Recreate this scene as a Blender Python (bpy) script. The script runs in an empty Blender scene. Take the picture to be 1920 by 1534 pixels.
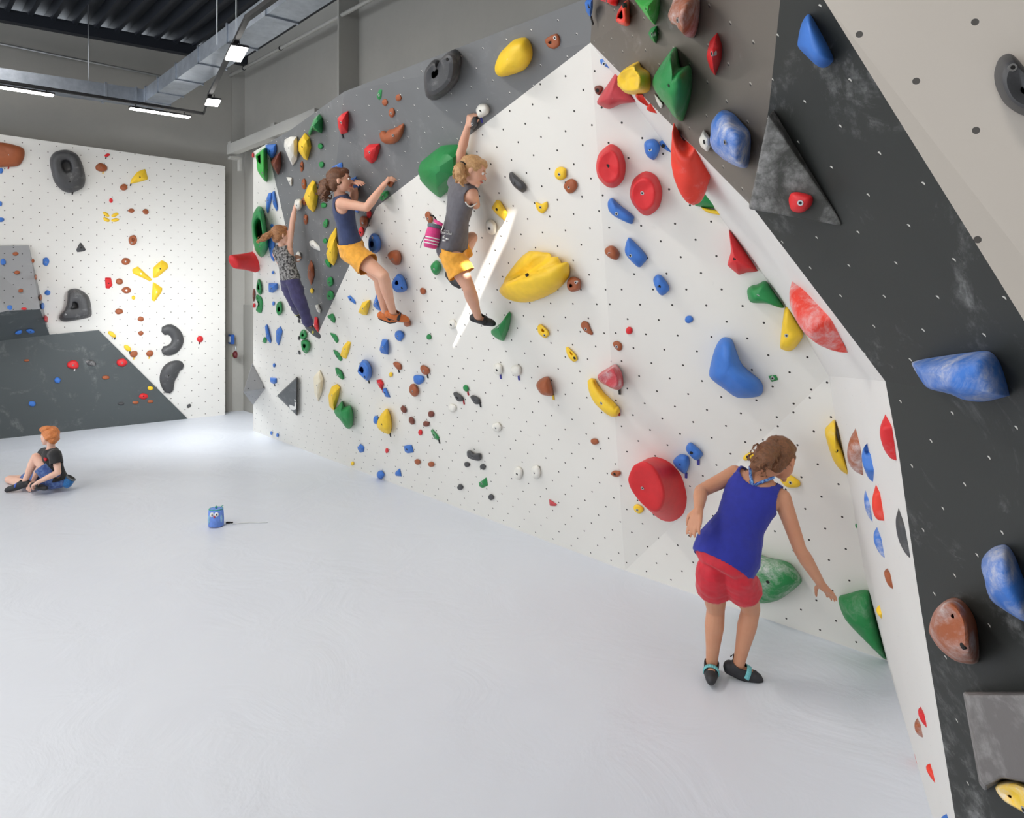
import bpy, bmesh, math, random
from mathutils import Vector as V, Matrix, noise
from mathutils.geometry import tessellate_polygon
random.seed(7)
C = bpy.context.scene.collection
F_PX, CU, HV, CAMH = 1350.0, 960.0, 545.0, 2.15   # focal length, centre column, horizon row (1920x1534 frame), eye height

def P(u, v, y):                       # point at depth y seen at pixel u,v
    return V(((u-CU)/F_PX*y, y, CAMH-(v-HV)/F_PX*y))
def RAY(u, v): return V(((u-CU)/F_PX, 1.0, -(v-HV)/F_PX))
CAM = V((0, 0, CAMH))
def floorpt(u, v): return P(u, v, F_PX*CAMH/(v-HV))
def hit(u, v, p0, n, off=0.0):        # ray / plane
    r = RAY(u, v); d = r.dot(n)
    t = ((p0 + n*off) - CAM).dot(n)/d
    return CAM + r*t
def PX(p):
    return (CU+F_PX*p.x/p.y, HV-F_PX*(p.z-CAMH)/p.y)

# ---------------------------------------------------------------- materials
def srgb(c):
    return tuple((x/255/12.92 if x/255 <= .04045 else ((x/255+.055)/1.055)**2.4) for x in c)
class NT:
    def __init__(s, name):
        s.m = bpy.data.materials.new(name); s.m.use_nodes = True
        s.t = s.m.node_tree; s.b = s.t.nodes['Principled BSDF']
    def n(s, typ, **kw):
        nd = s.t.nodes.new(typ)
        for k, v in kw.items():
            if k.startswith('i_'):
                key = k[2:]; key = int(key) if key.isdigit() else key.replace('_', ' ')
                nd.inputs[key].default_value = v
            else: setattr(nd, k, v)
        return nd
    def l(s, a, b): s.t.links.new(a, b)
    def math(s, op, a, b=None, c=None):
        nd = s.n('ShaderNodeMath', operation=op)
        for i, x in enumerate((a, b, c)):
            if x is None: continue
            if isinstance(x, (int, float)): nd.inputs[i].default_value = x
            else: s.l(x, nd.inputs[i])
        return nd.outputs[0]
    def mix(s, fac, a, b):
        nd = s.n('ShaderNodeMix', data_type='RGBA')
        for k, x in ((0, fac), (6, a), (7, b)):
            if isinstance(x, (int, float)): nd.inputs[k].default_value = x
            elif isinstance(x, tuple): nd.inputs[k].default_value = (*x[:3], 1)
            else: s.l(x, nd.inputs[k])
        return nd.outputs[2]
    def noise(s, scale, detail=4, rough=.55, coord='Object', dist=0.0):
        tc = s.n('ShaderNodeTexCoord'); nz = s.n('ShaderNodeTexNoise')
        nz.inputs['Scale'].default_value = scale; nz.inputs['Detail'].default_value = detail
        nz.inputs['Roughness'].default_value = rough; nz.inputs['Distortion'].default_value = dist
        s.l(tc.outputs[coord], nz.inputs['Vector']); return nz.outputs['Fac']
    def ramp(s, fac, lo, hi):
        mr = s.n('ShaderNodeMapRange'); mr.inputs[1].default_value = lo; mr.inputs[2].default_value = hi
        s.l(fac, mr.inputs[0]); return mr.outputs[0]
    def base(s, c):
        if isinstance(c, tuple): s.b.inputs['Base Color'].default_value = (*c[:3], 1)
        else: s.l(c, s.b.inputs['Base Color'])
    def bump(s, h, strength=.2, dist=.01):
        bp = s.n('ShaderNodeBump'); bp.inputs['Strength'].default_value = strength; bp.inputs['Distance'].default_value = dist
        s.l(h, bp.inputs['Height']); s.l(bp.outputs[0], s.b.inputs['Normal'])
def simple(name, rgb, rough=.6, metal=0.0, spec=.5, var=0.0, scale=8):
    t = NT(name); c = srgb(rgb)
    if var:
        f = t.ramp(t.noise(scale), .3, .7)
        t.base(t.mix(f, tuple(x*(1-var) for x in c), tuple(min(1, x*(1+var)) for x in c)))
    else: t.base(c)
    t.b.inputs['Roughness'].default_value = rough; t.b.inputs['Metallic'].default_value = metal
    t.b.inputs['Specular IOR Level'].default_value = spec
    return t.m
def emis(name, rgb, st):
    t = NT(name); t.base((.8, .8, .8)); t.b.inputs['Emission Color'].default_value = (*rgb, 1)
    t.b.inputs['Emission Strength'].default_value = st; return t.m

GX, GY, GR = .215, .1025, .0066        # T-nut hole raster of the climbing panels
def panel_mat(name, rgb, holecol=(.02, .02, .02), ring=None, chalk=0.0, dirt=.06, r=GR, rough=.55, gx=GX, gy=GY):
    t = NT(name); c = srgb(rgb)
    uv = t.n('ShaderNodeUVMap'); sp = t.n('ShaderNodeSeparateXYZ'); t.l(uv.outputs[0], sp.inputs[0])
    v = t.math('DIVIDE', sp.outputs[1], gy); row = t.math('FLOOR', v); fv = t.math('FRACT', v)
    u = t.math('ADD', t.math('DIVIDE', sp.outputs[0], gx), t.math('MULTIPLY', t.math('MODULO', row, 2.0), .5))
    fu = t.math('FRACT', t.math('ADD', u, 100.0))
    du = t.math('MULTIPLY', t.math('SUBTRACT', fu, .5), gx); dv = t.math('MULTIPLY', t.math('SUBTRACT', fv, .5), gy)
    d = t.math('SQRT', t.math('ADD', t.math('MULTIPLY', du, du), t.math('MULTIPLY', dv, dv)))
    hole = t.math('LESS_THAN', d, r)
    big = t.ramp(t.noise(.9, 5), .35, .7)
    col = t.mix(big, c, tuple(x*(1-dirt) for x in c))
    scuff = t.ramp(t.noise(5, 8, .7, dist=1.5), .66, .78)
    col = t.mix(t.math('MULTIPLY', scuff, .12 if not chalk else .0), col, (.25, .23, .2))
    if chalk:
        ck = t.math('MULTIPLY', t.ramp(t.noise(2.2, 8, .72, dist=.8), .53, .76), t.ramp(t.noise(11, 6, .75), .45, .7))
        col = t.mix(t.math('MULTIPLY', ck, chalk), col, (.6, .6, .6))
    if ring:
        rg = t.math('MULTIPLY', t.math('LESS_THAN', d, r*1.25), t.math('GREATER_THAN', t.math('ADD', du, dv), r*.15)); col = t.mix(hole, col, holecol); col = t.mix(rg, col, srgb(ring))
    else:
        col = t.mix(hole, col, holecol)
    t.base(col); t.b.inputs['Roughness'].default_value = rough
    t.bump(t.noise(160, 2), .08, .002)
    return t.m
def hold_mat(name, rgb, chalk=.0, rough=.5):
    t = NT(name); c = srgb(rgb)
    col = t.mix(t.ramp(t.noise(14, 4), .3, .7), c, tuple(x*.88 for x in c))
    if chalk:
        ck = t.math('MULTIPLY', t.ramp(t.noise(6, 7, .68, dist=.6), .60-.17*chalk, .76-.12*chalk), t.ramp(t.noise(30, 5, .8), .3, .6))
        col = t.mix(t.math('MULTIPLY', ck, min(1, .8*chalk)), col, (.72, .70, .70))
    t.base(col); t.b.inputs['Roughness'].default_value = rough
    t.bump(t.noise(220, 3), .25, .002)
    return t.m
M = {}
M['white'] = panel_mat('white_panel', (231, 228, 221), holecol=(.03, .025, .02))
M['white_strip'] = panel_mat('white_strip_panel', (230, 228, 224), r=.0012, dirt=.05)
M['white_back'] = panel_mat('white_back_panel', (228, 226, 221), holecol=(.08, .07, .06), r=.008)
M['grey'] = panel_mat('grey_panel', (116, 117, 118), ring=(225, 222, 215), r=.0055, chalk=.35, dirt=.15)
M['brown_grey'] = panel_mat('brown_grey_panel', (112, 105, 97), ring=(165, 160, 150), chalk=.75, dirt=.15)
M['slate'] = panel_mat('slate_panel', (46, 48, 46), ring=(200, 198, 190), r=.005, chalk=.75, dirt=.15)
M['slate2'] = panel_mat('slate_back_panel', (76, 82, 84), r=.001, chalk=.55, dirt=.12)
M['grey_back'] = panel_mat('grey_back_panel', (150, 151, 153), r=.008, chalk=.2)
M['beige'] = panel_mat('beige_panel', (226, 216, 204), holecol=(.12, .11, .10), r=.0085, gx=.25, gy=.13)
M['vol'] = panel_mat('volume_grey', (70, 70, 67), r=.0005, chalk=.9, dirt=.3)
M['vol_light'] = panel_mat('volume_wood', (135, 130, 128), r=.0005, chalk=.9, dirt=.3)
M['vol_dark'] = panel_mat('volume_dark', (84, 88, 90), r=.0005, chalk=.6)
M['edge'] = simple('plywood_edge', (196, 186, 165), .8)
HC = {'Y': (250, 206, 46), 'B': (62, 120, 205), 'R': (222, 38, 44), 'N': (164, 88, 50), 'G': (32, 138, 70), 'K': (72, 72, 74), 'W': (236, 233, 224),
      'O': (235, 60, 40), 'g': (60, 175, 70), 'P': (200, 66, 74), 'c': (240, 230, 205), 'n': (120, 60, 45)}
HM = {}
def hmat(c, chalk):
    k = (c, chalk)
    if k not in HM: HM[k] = hold_mat('resin_%s_%d' % ({'Y':'yellow','B':'blue','R':'red','N':'brown','G':'green','K':'black','W':'white','O':'bright_red','g':'light_green','P':'dusty_red','c':'cream','n':'dark_brown'}[c], chalk), HC[c], chalk/3.0)
    return HM[k]
M['bolt'] = simple('steel', (200, 200, 200), .3, .9)
M['dark'] = simple('dark_hole', (28, 26, 25), .8)
TAGM = {'k': simple('black_tape', (25, 24, 24), .6), 'r': simple('red_tape', (170, 30, 40), .6), 'y': simple('yellow_tape', (225, 180, 40), .6),
        'b': simple('blue_tape', (60, 60, 150), .6), 'w': simple('white_tape', (220, 220, 220), .6)}
TAGN = {'k': 'black', 'r': 'red', 'y': 'yellow', 'b': 'blue', 'w': 'white'}

# ---------------------------------------------------------------- object helpers
def link(name, me, mat=None, parent=None):
    o = bpy.data.objects.new(name, me); C.objects.link(o)
    if mat is not None:
        for mm in (mat if isinstance(mat, (list, tuple)) else [mat]): me.materials.append(mm)
    if parent is not None: o.parent = parent
    return o
def mesh(name, verts, faces, mat=None, parent=None, smooth=False, origin=None, rot=None):
    """verts in world space; origin/rot give the object frame (parent frames must be identity-compatible)"""
    me = bpy.data.meshes.new(name)
    o0 = V(origin) if origin is not None else V((0, 0, 0)); R = rot.transposed() if rot is not None else None
    vv = []
    for p in verts:
        q = V(p)-o0
        if R is not None: q = R @ q
        vv.append(q)
    me.from_pydata(vv, [], faces); me.update()
    if smooth:
        for p in me.polygons: p.use_smooth = True
    ob = link(name, me, mat)
    M4 = (rot.to_4x4() if rot is not None else Matrix.Identity(4)); M4.translation = o0
    if parent is not None:
        ob.parent = parent; ob.matrix_local = PM[parent.name].inverted() @ M4
    else: ob.matrix_world = M4
    PM[ob.name] = M4
    return ob
PM = {}
def tag(o, label=None, cat=None, group=None, kind=None):
    if label: o['label'] = label
    if cat: o['category'] = cat
    if group: o['group'] = group
    if kind: o['kind'] = kind
    return o
def empty(name, loc):
    o = bpy.data.objects.new(name, None); C.objects.link(o); o.location = loc; o.empty_display_size = .1
    PM[o.name] = Matrix.Translation(V(loc)); return o
def box_geo(c, ax, ay, az):           # centre and half axis vectors
    c, ax, ay, az = V(c), V(ax), V(ay), V(az)
    vs = [c+sx*ax+sy*ay+sz*az for sx in (-1, 1) for sy in (-1, 1) for sz in (-1, 1)]
    fs = [(0, 1, 3, 2), (4, 6, 7, 5), (0, 4, 5, 1), (2, 3, 7, 6), (0, 2, 6, 4), (1, 5, 7, 3)]
    return vs, fs
def box(name, c, ax, ay, az, mat, parent=None, bevel=0):
    if V(ax).cross(V(ay)).dot(V(az)) < 0: az = -V(az)
    vs, fs = box_geo(c, ax, ay, az); o = mesh(name, vs, fs, mat, parent, origin=c)
    if bevel:
        b = o.modifiers.new('bevel', 'BEVEL'); b.width = bevel; b.segments = 2; b.limit_method = 'ANGLE'
    return o
def frame(d):
    d = V(d).normalized(); a = V((0, 0, 1)) if abs(d.z) < .9 else V((1, 0, 0))
    x = a.cross(d).normalized(); return x, d.cross(x), d
def tube_geo(pts, rad, seg=10, cap=True):
    vs, fs = [], []; n = len(pts); pts = [V(p) for p in pts]
    if isinstance(rad, (int, float)): rad = [rad]*n
    x = None
    for i, p in enumerate(pts):
        d = (pts[min(i+1, n-1)]-pts[max(i-1, 0)]).normalized()
        if x is None: x = frame(d)[0]
        else: x = (x - d*x.dot(d)).normalized()
        y = d.cross(x)
        for k in range(seg):
            a = 2*math.pi*k/seg; vs.append(p+rad[i]*(math.cos(a)*x+math.sin(a)*y))
    for i in range(n-1):
        for k in range(seg):
            fs.append((i*seg+k, i*seg+(k+1) % seg, (i+1)*seg+(k+1) % seg, (i+1)*seg+k))
    if cap: fs += [tuple(reversed(range(seg))), tuple(range((n-1)*seg, n*seg))]
    return vs, fs
def tube(name, pts, rad, mat, parent=None, seg=10, smooth=True):
    vs, fs = tube_geo(pts, rad, seg)
    return mesh(name, vs, fs, mat, parent, smooth, origin=pts[0])
def join_geo(*gs):
    vs, fs = [], []
    for a, b in gs:
        o = len(vs); vs += list(a); fs += [tuple(i+o for i in f) for f in b]
    return vs, fs
# ---------------------------------------------------------------- camera, room axes
cam = bpy.data.cameras.new('camera'); camo = bpy.data.objects.new('camera', cam); C.objects.link(camo)
camo.location = CAM; camo.rotation_euler = (math.pi/2, 0, 0)
cam.sensor_width = 36; cam.lens = 36*F_PX/1920; cam.shift_y = -(767-HV)/1920; cam.clip_start = .05
bpy.context.scene.camera = camo
EL = V((1.363, 1, 0)).normalized()       # along the back (left) wall towards the corner
NL = V((1, -1.363, 0)).normalized()      # back wall faces this way
EA = V((.66, -.7515, 0)).normalized()     # along the long right wall, towards the viewer
NR = V((-.7515, -.66, 0)).normalized()    # right wall faces this way
UP = V((0, 0, 1))
PC = floorpt(422, 778)                    # right-hand foot of the back climbing wall
D_CONC = 4.93
# concrete corner
def line_isect(p, d, q, e):
    # 2D intersection p+s d = q+t e
    den = d.x*e.y-d.y*e.x; s = ((q.x-p.x)*e.y-(q.y-p.y)*e.x)/den
    return p+d*s
LW0 = PC-NL*.30; LW0.z = 0
RW0 = -NR*D_CONC
C0 = line_isect(LW0, EL, RW0, EA); C0.z = 0
CEIL = 6.32
# concrete materials
def concrete(name, rgb, seam=2.5):
    t = NT(name); c = srgb(rgb)
    col = t.mix(t.ramp(t.noise(.8, 6, .6), .3, .7), tuple(x*.93 for x in c), tuple(x*1.05 for x in c))
    col = t.mix(t.math('MULTIPLY', t.ramp(t.noise(14, 6, .7), .5, .8), .15), col, tuple(x*.75 for x in c))
    t.base(col); t.b.inputs['Roughness'].default_value = .8; t.bump(t.noise(40, 4), .1, .005); return t.m
M['conc'] = concrete('concrete', (172, 169, 162)); M['conc2'] = concrete('concrete_column', (184, 182, 176))
M['deck'] = simple('dark_ceiling_steel', (42, 46, 54), .5, .2)
def quad(name, pts, mat, back=.15, kind='structure', nrm=None):
    """a wall slab: front polygon (facing nrm) with a thickness behind"""
    pts = [V(p) for p in pts]; n = (pts[1]-pts[0]).cross(pts[2]-pts[0]).normalized()
    if nrm is not None and n.dot(nrm) < 0: pts.reverse(); n = -n
    k = len(pts); vs = pts+[p-n*back for p in pts]
    fs = [tuple(range(k)), tuple(reversed(range(k, 2*k)))]+[(i, i+k, (i+1) % k+k, (i+1) % k) for i in range(k)]
    o = mesh(name, vs, fs, mat, origin=pts[0])
    if kind: o['kind'] = kind
    return o
quad('wall_left', [C0, C0-EL*16, C0-EL*16+UP*CEIL, C0+UP*CEIL], M['conc'], nrm=NL)
quad('wall_right', [C0, C0+EA*16.6, C0+EA*16.6+UP*CEIL, C0+UP*CEIL], M['conc'], nrm=NR)
# faint cast joint on the right concrete wall
def on_right(u, v, off=0.0): return hit(u, v, RW0, NR, off)
def on_left(u, v, off=0.0): return hit(u, v, LW0, NL, off)
# floor mat
def floor_mat():
    t = NT('white_mat_vinyl'); c = srgb((222, 227, 235))
    col = t.mix(t.ramp(t.noise(.5, 5), .3, .7), c, srgb((216, 221, 231)))
    tc = t.n('ShaderNodeTexCoord'); mp = t.n('ShaderNodeMapping'); t.l(tc.outputs['Object'], mp.inputs[0])
    mp.inputs['Rotation'].default_value = (0, 0, .6); mp.inputs['Scale'].default_value = (.35, 3.0, 1)
    nz = t.n('ShaderNodeTexNoise'); nz.inputs['Scale'].default_value = 3; nz.inputs['Detail'].default_value = 8; nz.inputs['Roughness'].default_value = .75
    t.l(mp.outputs[0], nz.inputs['Vector'])
    col = t.mix(t.math('MULTIPLY', t.ramp(nz.outputs['Fac'], .66, .8), .28), col, (.4, .38, .36))
    t.base(col); t.b.inputs['Roughness'].default_value = .38; t.b.inputs['Specular IOR Level'].default_value = .35
    w = t.noise(1.6, 6, .5, dist=1.2)
    t.bump(w, .35, .05); return t.m
M['floor'] = floor_mat()
FLC = C0+EA*13-EL*7
fv, ff = [], []
NX, NY = 60, 60
for j in range(NY+1):
    for i in range(NX+1):
        p = C0-EA*.3+EL*.3+EA*(i/NX*26)-EL*(j/NY*16)
        fv.append((p.x, p.y, 0))
for j in range(NY):
    for i in range(NX):
        a = j*(NX+1)+i; ff.append((a, a+NX+1, a+NX+2, a+1))
flo = mesh('floor', fv, ff, M['floor'], smooth=True); flo['kind'] = 'structure'

# ---------------------------------------------------------------- climbing walls
n1 = V((.7515, .66, .38)); PA = floorpt(475, 808)
N1 = -n1.normalized()                       # main wall faces the room, leaning over it
def W1(u, v, off=0.0): return hit(u, v, PA, N1, off)
Bm = W1(566, 556)
A, B_, Cc, D = PA, W1(596, 626), W1(706, 388), W1(1107, 80)
Q = floorpt(1172, 1070); R_ = floorpt(1663, 1239)
T = P(1554, 705, 3.98)
def pl3(a, b, c):
    n = (b-a).cross(c-a).normalized()
    if n.dot(CAM-a) < 0: n = -n
    return a, n
p1b = pl3(D, Q, T); p2 = pl3(Q, R_, T)
o2 = P(1660, 715, 2.29)
KD = V((-.144, 1, 0)).normalized()
def over(p, d, k):                          # plane through p containing horizontal d, leaning k towards -x
    d2 = V((-k, 0, 1)); n = d.cross(d2).normalized()
    if n.dot(CAM-p) < 0: n = -n
    return p, n
p3 = over(o2, KD, .194); p2r = over(o2, KD, .45)
def on(pl, u, v, off=0.0): return hit(u, v, pl[0], pl[1], off)
O1 = on(p2r, 1410, 387); K1 = on(p2r, 1463, 0); K2 = on(p2r, 1442, 200); K0 = on(p2r, 1482, -150)
L1 = on(p2r, 1545, 0); L2 = on(p2r, 1975, 690); L0 = on(p2r, 1484, -150)
P2 = on(p3, 2040, 782)
O3, O4, O5 = on(p3, 1685, 850), on(p3, 1720, 1100), on(p3, 1791, 1534)
Ff = floorpt(1749, 1534)
sd = (Ff-R_)
tt = (p3[0]-R_).dot(p3[1])/sd.dot(p3[1]); O6 = R_+sd*tt
p1r = pl3(D, O1, K1)
E_, Fp, G0, G1, G2, U0 = W1(475, 285), W1(500, 270), W1(543, 245), W1(601, 203, .02), W1(645, 172, .10), W1(1092, 0)
U1 = W1(1112, -8)
V1, V2, V3, V3b = on(p1b, 1241, 262), on(p1b, 1367, 428), on(p1b, 1460, 555), on(p1b, 1507, 626)
V5, V6, V7 = on(p2, 1567, 790), on(p2, 1598, 938), on(p2, 1622, 1079)
def seg_u(a, b, u):
    lo, hi = 0.0, 1.0
    for _ in range(40):
        m = (lo+hi)/2; p = a.lerp(b, m)
        if PX(p)[0] < u: lo = m
        else: hi = m
    return a.lerp(b, lo)
Oa, Ob, Oc = seg_u(D, O1, 1288), seg_u(D, O1, 1362), seg_u(O1, o2, 1540)
FAC = {}     # facets: name -> list of (p0, normal, polygon)
def facet_plane(pts):
    c = sum(pts, V())/len(pts); n = V()
    for i in range(len(pts)):
        a, b = pts[i]-c, pts[(i+1) % len(pts)]-c; n += a.cross(b)
    n.normalize()
    if n.dot(CAM-c) < 0: n = -n
    return c, n
def uvbasis(n):
    h = UP.cross(n).normalized(); return h, n.cross(h).normalized()
def climbing(name, faces, mats, label=None, thick=.05, uvorg=None, parent=None, kind='structure'):
    """faceted wall: faces = list of (polygon, material index)"""
    vs, fs, mi, uvs = [], [], [], []
    cache = {}
    def vid(p):
        k = (round(p.x, 4), round(p.y, 4), round(p.z, 4))
        if k not in cache: cache[k] = len(vs); vs.append(p.copy())
        return cache[k]
    for pts, m in faces:
        c, n = facet_plane(pts)
        nn = V()
        for i in range(len(pts)): nn += (pts[i]-c).cross(pts[(i+1) % len(pts)]-c)
        if nn.dot(n) < 0: pts = list(reversed(pts))
        FAC.setdefault(name, []).append((c, n, pts))
        h, w = uvbasis(n); og = uvorg or V((0, 0, 0))
        for tri in tessellate_polygon([pts]):
            tr = [pts[i] for i in tri]
            if (tr[1]-tr[0]).cross(tr[2]-tr[0]).dot(n) < 0: tr.reverse()
            fs.append([vid(p) for p in tr]); mi.append(m); uvs.append([((p-og).dot(h), (p-og).dot(w)) for p in tr])
    o = mesh(name, vs, fs, mats, origin=vs[0]); me = o.data
    uvl = me.uv_layers.new(name='UVMap')
    for p, m, uu in zip(me.polygons, mi, uvs):
        p.material_index = m
        for li, x in zip(p.loop_indices, uu): uvl.data[li].uv = x
    if thick:
        s = o.modifiers.new('thickness', 'SOLIDIFY'); s.thickness = thick; s.offset = -1
    if kind: o['kind'] = kind
    return o
# long white and grey wall: one faceted structure
climbing('wall_main', [([A, Q, D, Cc, B_], 0), ([A, B_, Bm, Fp, E_], 0),
                       ([D, Q, T, V3b, V3, V2, V1], 0), ([Q, R_, V7, V6, V5, T], 0),
                       ([Fp, Bm, B_, G1, G0], 1), ([B_, G2, G1], 1), ([B_, Cc, G2], 1), ([Cc, D, U1, U0, G2], 1)], [M['white'], M['grey']], uvorg=PA)
climbing('wall_return', [([D, V1, Oa], 0), ([V1, V2, Ob, Oa], 0), ([V2, V3, O1, Ob], 0), ([V3, V3b, Oc, O1], 0), ([V3b, T, o2, Oc], 0),
                         ([T, V5, O3, o2], 0), ([V5, V6, V7, O4, O3], 0), ([V7, R_, Ff, O5, O4], 0), ([Ff, O6, O5], 0)], [M['white_strip']])
r4p = P(2080, 300, 1.62); pr4 = pl3(L0, L2, r4p)
R3e = O6 + (-KD)*2.0; R3e.z = 0
P2b = on(p3, 2040, 782)
climbing('wall_overhang', [([D, Oa, Ob, O1, K2, K1, K0, W1(1118, -60), U1], 0), ([K0, K1, K2, O1, Oc, o2, P2, L2, L1], 1),
                           ([o2, O3, O4, O5, O6, R3e, P2], 1), ([L0, L1, L2, on(pr4, 2080, 690), on(pr4, 2080, -150)], 2)],
         [M['brown_grey'], M['slate'], M['beige']], thick=.04)
# back wall panels
LP = PC.copy(); LP.z = 0
def onL(u, v, off=0.0): return hit(u, v, LP, NL, off)
le = LP-EL*7
FAC['L'] = [(LP, NL, None)]
lt0, lt1 = onL(417, 311), onL(0, 252); ltt = lt1+(lt1-lt0)*1.2; lt0 = LP+UP*lt0.z
le = V((ltt.x, ltt.y, 0))
climbing('wall_back', [([LP, lt0, ltt, le], 0)], [M['white_back']], thick=.06, uvorg=LP)
# slanted dark kicker volume and grey pillar volume on the back wall
k1, k2, k3 = onL(185, 619, .02), onL(352, 787, .02), onL(352, 787, .02)
k3.z = 0
kz = floorpt(0, 823); kz0 = floorpt(-260, 851)
ktop = hit(0, 636, *(pl3(k1, k3, kz))); ktop2 = hit(-200, 655, *(pl3(k1, k3, kz)))
climbing('wall_back_kicker', [([k1, k3, kz, kz0, ktop2, ktop], 0)], [M['slate2']], thick=.0, uvorg=LP)
dp = pl3(k1, k3, kz)
m1 = hit(93, 628, *dp); m0 = hit(-6, 640, *dp)
climbing('wall_back_pillar', [([onL(54, 460, .03), onL(-60, 462, .03), onL(-60, 600, .55), onL(13, 583, .55), onL(75, 580, .50)], 0),
                              ([onL(13, 583, .55), onL(75, 580, .50), m1, m0], 1),
                              ([onL(54, 460, .03), onL(75, 580, .50), m1, onL(93, 628, .0)], 0),
                              ([onL(13, 583, .55), m0, hit(-60, 648, *dp), onL(-60, 600, .55)], 1)], [M['grey_back'], M['slate2']], thick=.0, uvorg=LP)

# ---------------------------------------------------------------- concrete columns, beams, ceiling
def wallbox(name, s0, s1, z0, z1, d, mat, kind='structure', label=None, cat=None):
    c = C0+EA*((s0+s1)/2)+NR*(d/2)+UP*((z0+z1)/2)
    o = box(name, c, EA*((s1-s0)/2), NR*(d/2), UP*((z1-z0)/2), mat)
    if kind: o['kind'] = kind
    return o
def s_right(u, v=0, off=0): return (on_right(u, 500, off)-C0).dot(EA)
wallbox('trim_1', 0, s_right(446, off=.12), 0, CEIL, .22, M['conc2'])
wallbox('trim_2', s_right(636, off=.3)-.05, s_right(690, off=.0)-.25, 0, CEIL, .30, M['conc2'])
# sliding-door rail beam with brackets
zr = CAMH+(545-268)/F_PX*12.0
rs0, rs1 = s_right(432, off=.35), s_right(640)
rb = tag(box('rail_beam', C0+EA*((rs0+rs1)/2)+NR*.34+UP*(zr-.02), EA*((rs1-rs0)/2), NR*.07, UP*.085, M['conc2']), 'grey steel sliding door rail above the far left end of the climbing wall', 'beam')
for s in (rs0+.08, rs0+1.9):
    b = mesh('bracket', *join_geo(box_geo(C0+EA*s+NR*.3+UP*(zr-.17), EA*.06, NR*.1, UP*.02), box_geo(C0+EA*s+NR*.22+UP*(zr-.26), EA*.05, NR*.02, UP*.12), box_geo(C0+EA*s+NR*.3+UP*(zr+.09), EA*.07, NR*.1, UP*.02)), M['conc2'], rb, origin=C0+EA*s+UP*zr)
# dark recess of the door beside the wall end
ds = s_right(459); 
box('door_1', C0+EA*(ds+.22)+NR*.005+UP*((CAMH-(573-545)/F_PX*12.3)/2), EA*.22, NR*.02, UP*((CAMH-(573-545)/F_PX*12.3)/2), simple('door_grey', (150, 148, 142), .6))['kind'] = 'structure'
# corrugated roof deck
TW = 16.0
cv, cf = [], []
pitch, i0 = .29, 0
npt = int(TW/pitch)
prof = []
for i in range(npt):
    t0 = i*pitch; prof += [(t0, 0), (t0+.06, 0), (t0+.11, .13), (t0+.24, .13)]
prof.append((npt*pitch, 0))
for s in (-.2, 8.0):
    for t, z in prof: cv.append(C0+EA*s-EL*t+UP*(CEIL+z))
m_ = len(prof)
for i in range(m_-1): cf.append((i, i+1, m_+i+1, m_+i))
ce = mesh('ceiling', cv, cf, M['deck']); ce['kind'] = 'structure'
eb = box('trim_3', C0-EL*8+NL*.06+UP*(CEIL-.05), EL*8, NL*.09, UP*.09, M['deck']); eb['kind'] = 'structure'
# roof slab with a narrow unseen slot added to let the sun in: the slot's shape is the sun streak carried back up the sun's rays
SUN = V((-.17, .87, -.47)).normalized()
streak = [(948, 402), (966, 398), (950, 450), (885, 588), (837, 676), (829, 662), (868, 590), (903, 505)]
ZR = CEIL+.16
hole = []
for u, v in streak:
    p = W1(u, v); k = (ZR-p.z)/SUN.z; hole.append(p+SUN*k)
outer = [C0+EA*(-.5)+EL*.5, C0+EA*26+EL*.5, C0+EA*26-EL*TW, C0-EA*.5-EL*TW]
outer = [V((p.x, p.y, ZR)) for p in outer]
allp = outer+hole; tri = tessellate_polygon([outer, hole])
rf = mesh('ceiling', allp, [tuple(t) for t in tri], M['deck'], origin=outer[0]); rf['kind'] = 'structure'

# ---------------------------------------------------------------- ducts, pipes, lamps
galv = NT('galvanised_steel'); galv.base(galv.mix(galv.ramp(galv.noise(6, 5, .7), .3, .7), srgb((190, 198, 208)), srgb((160, 168, 180))))
galv.b.inputs['Metallic'].default_value = .75; galv.b.inputs['Roughness'].default_value = .38; M['galv'] = galv.m
M['blackmetal'] = simple('black_rail', (40, 40, 42), .5, .3); M['rod'] = simple('threaded_rod', (205, 208, 210), .35, .7)
M['led'] = emis('led_panel', (1, .97, .92), 14)
zd = 5.0       # bottom of the ducts
de = hit(314, 199, V((0, 0, zd)), UP)          # far lower inner corner of the run
dh, dw = .20, .34
duct = empty('ventilation_duct', de)
tag(duct, 'long galvanised steel air duct hung below the dark ceiling, turning in the far corner', 'air duct')
ds_ = de+NR*0
a0 = de+NR*(dw)                                # elbow outer corner (room side)
runc = a0-NR*(dw/2)+EA*4.5+UP*dh/2
box('duct_run', runc, EA*4.5, NR*(dw/2), UP*(dh/2), M['galv'], duct)
runl = a0+NL*(dw/2)*-1+NR*3.6+UP*dh/2+NL*.0
box('duct_run', a0-NL*(dw/2)-EL*3.5+UP*dh/2, EL*3.5, NL*(dw/2), UP*(dh/2), M['galv'], duct)
box('elbow', a0-NL*(dw/2)-NR*(dw/2)+UP*dh/2, NR*(dw/2), NL*(dw/2), UP*(dh/2), M['galv'], duct)
def rib(c, ax, hw, n_=None): # flange frame around duct at c, duct axis ax
    side = ax.cross(UP).normalized(); g = []
    for sg in (-1, 1): g.append(box_geo(c+side*sg*(hw+.008), ax*.016, side*.008, UP*(dh/2+.02)))
    for sg in (-1, 1): g.append(box_geo(c+UP*sg*(dh/2+.008), ax*.016, side*(hw+.016), UP*.008))
    return join_geo(*g)
for s in (.12, .75, 1.6, 2.5, 3.5, 4.6, 5.9):
    mesh('flange', *rib(a0-NR*(dw/2)+EA*s+UP*dh/2, EA, dw/2), M['galv'], duct, origin=a0+EA*s)
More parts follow.
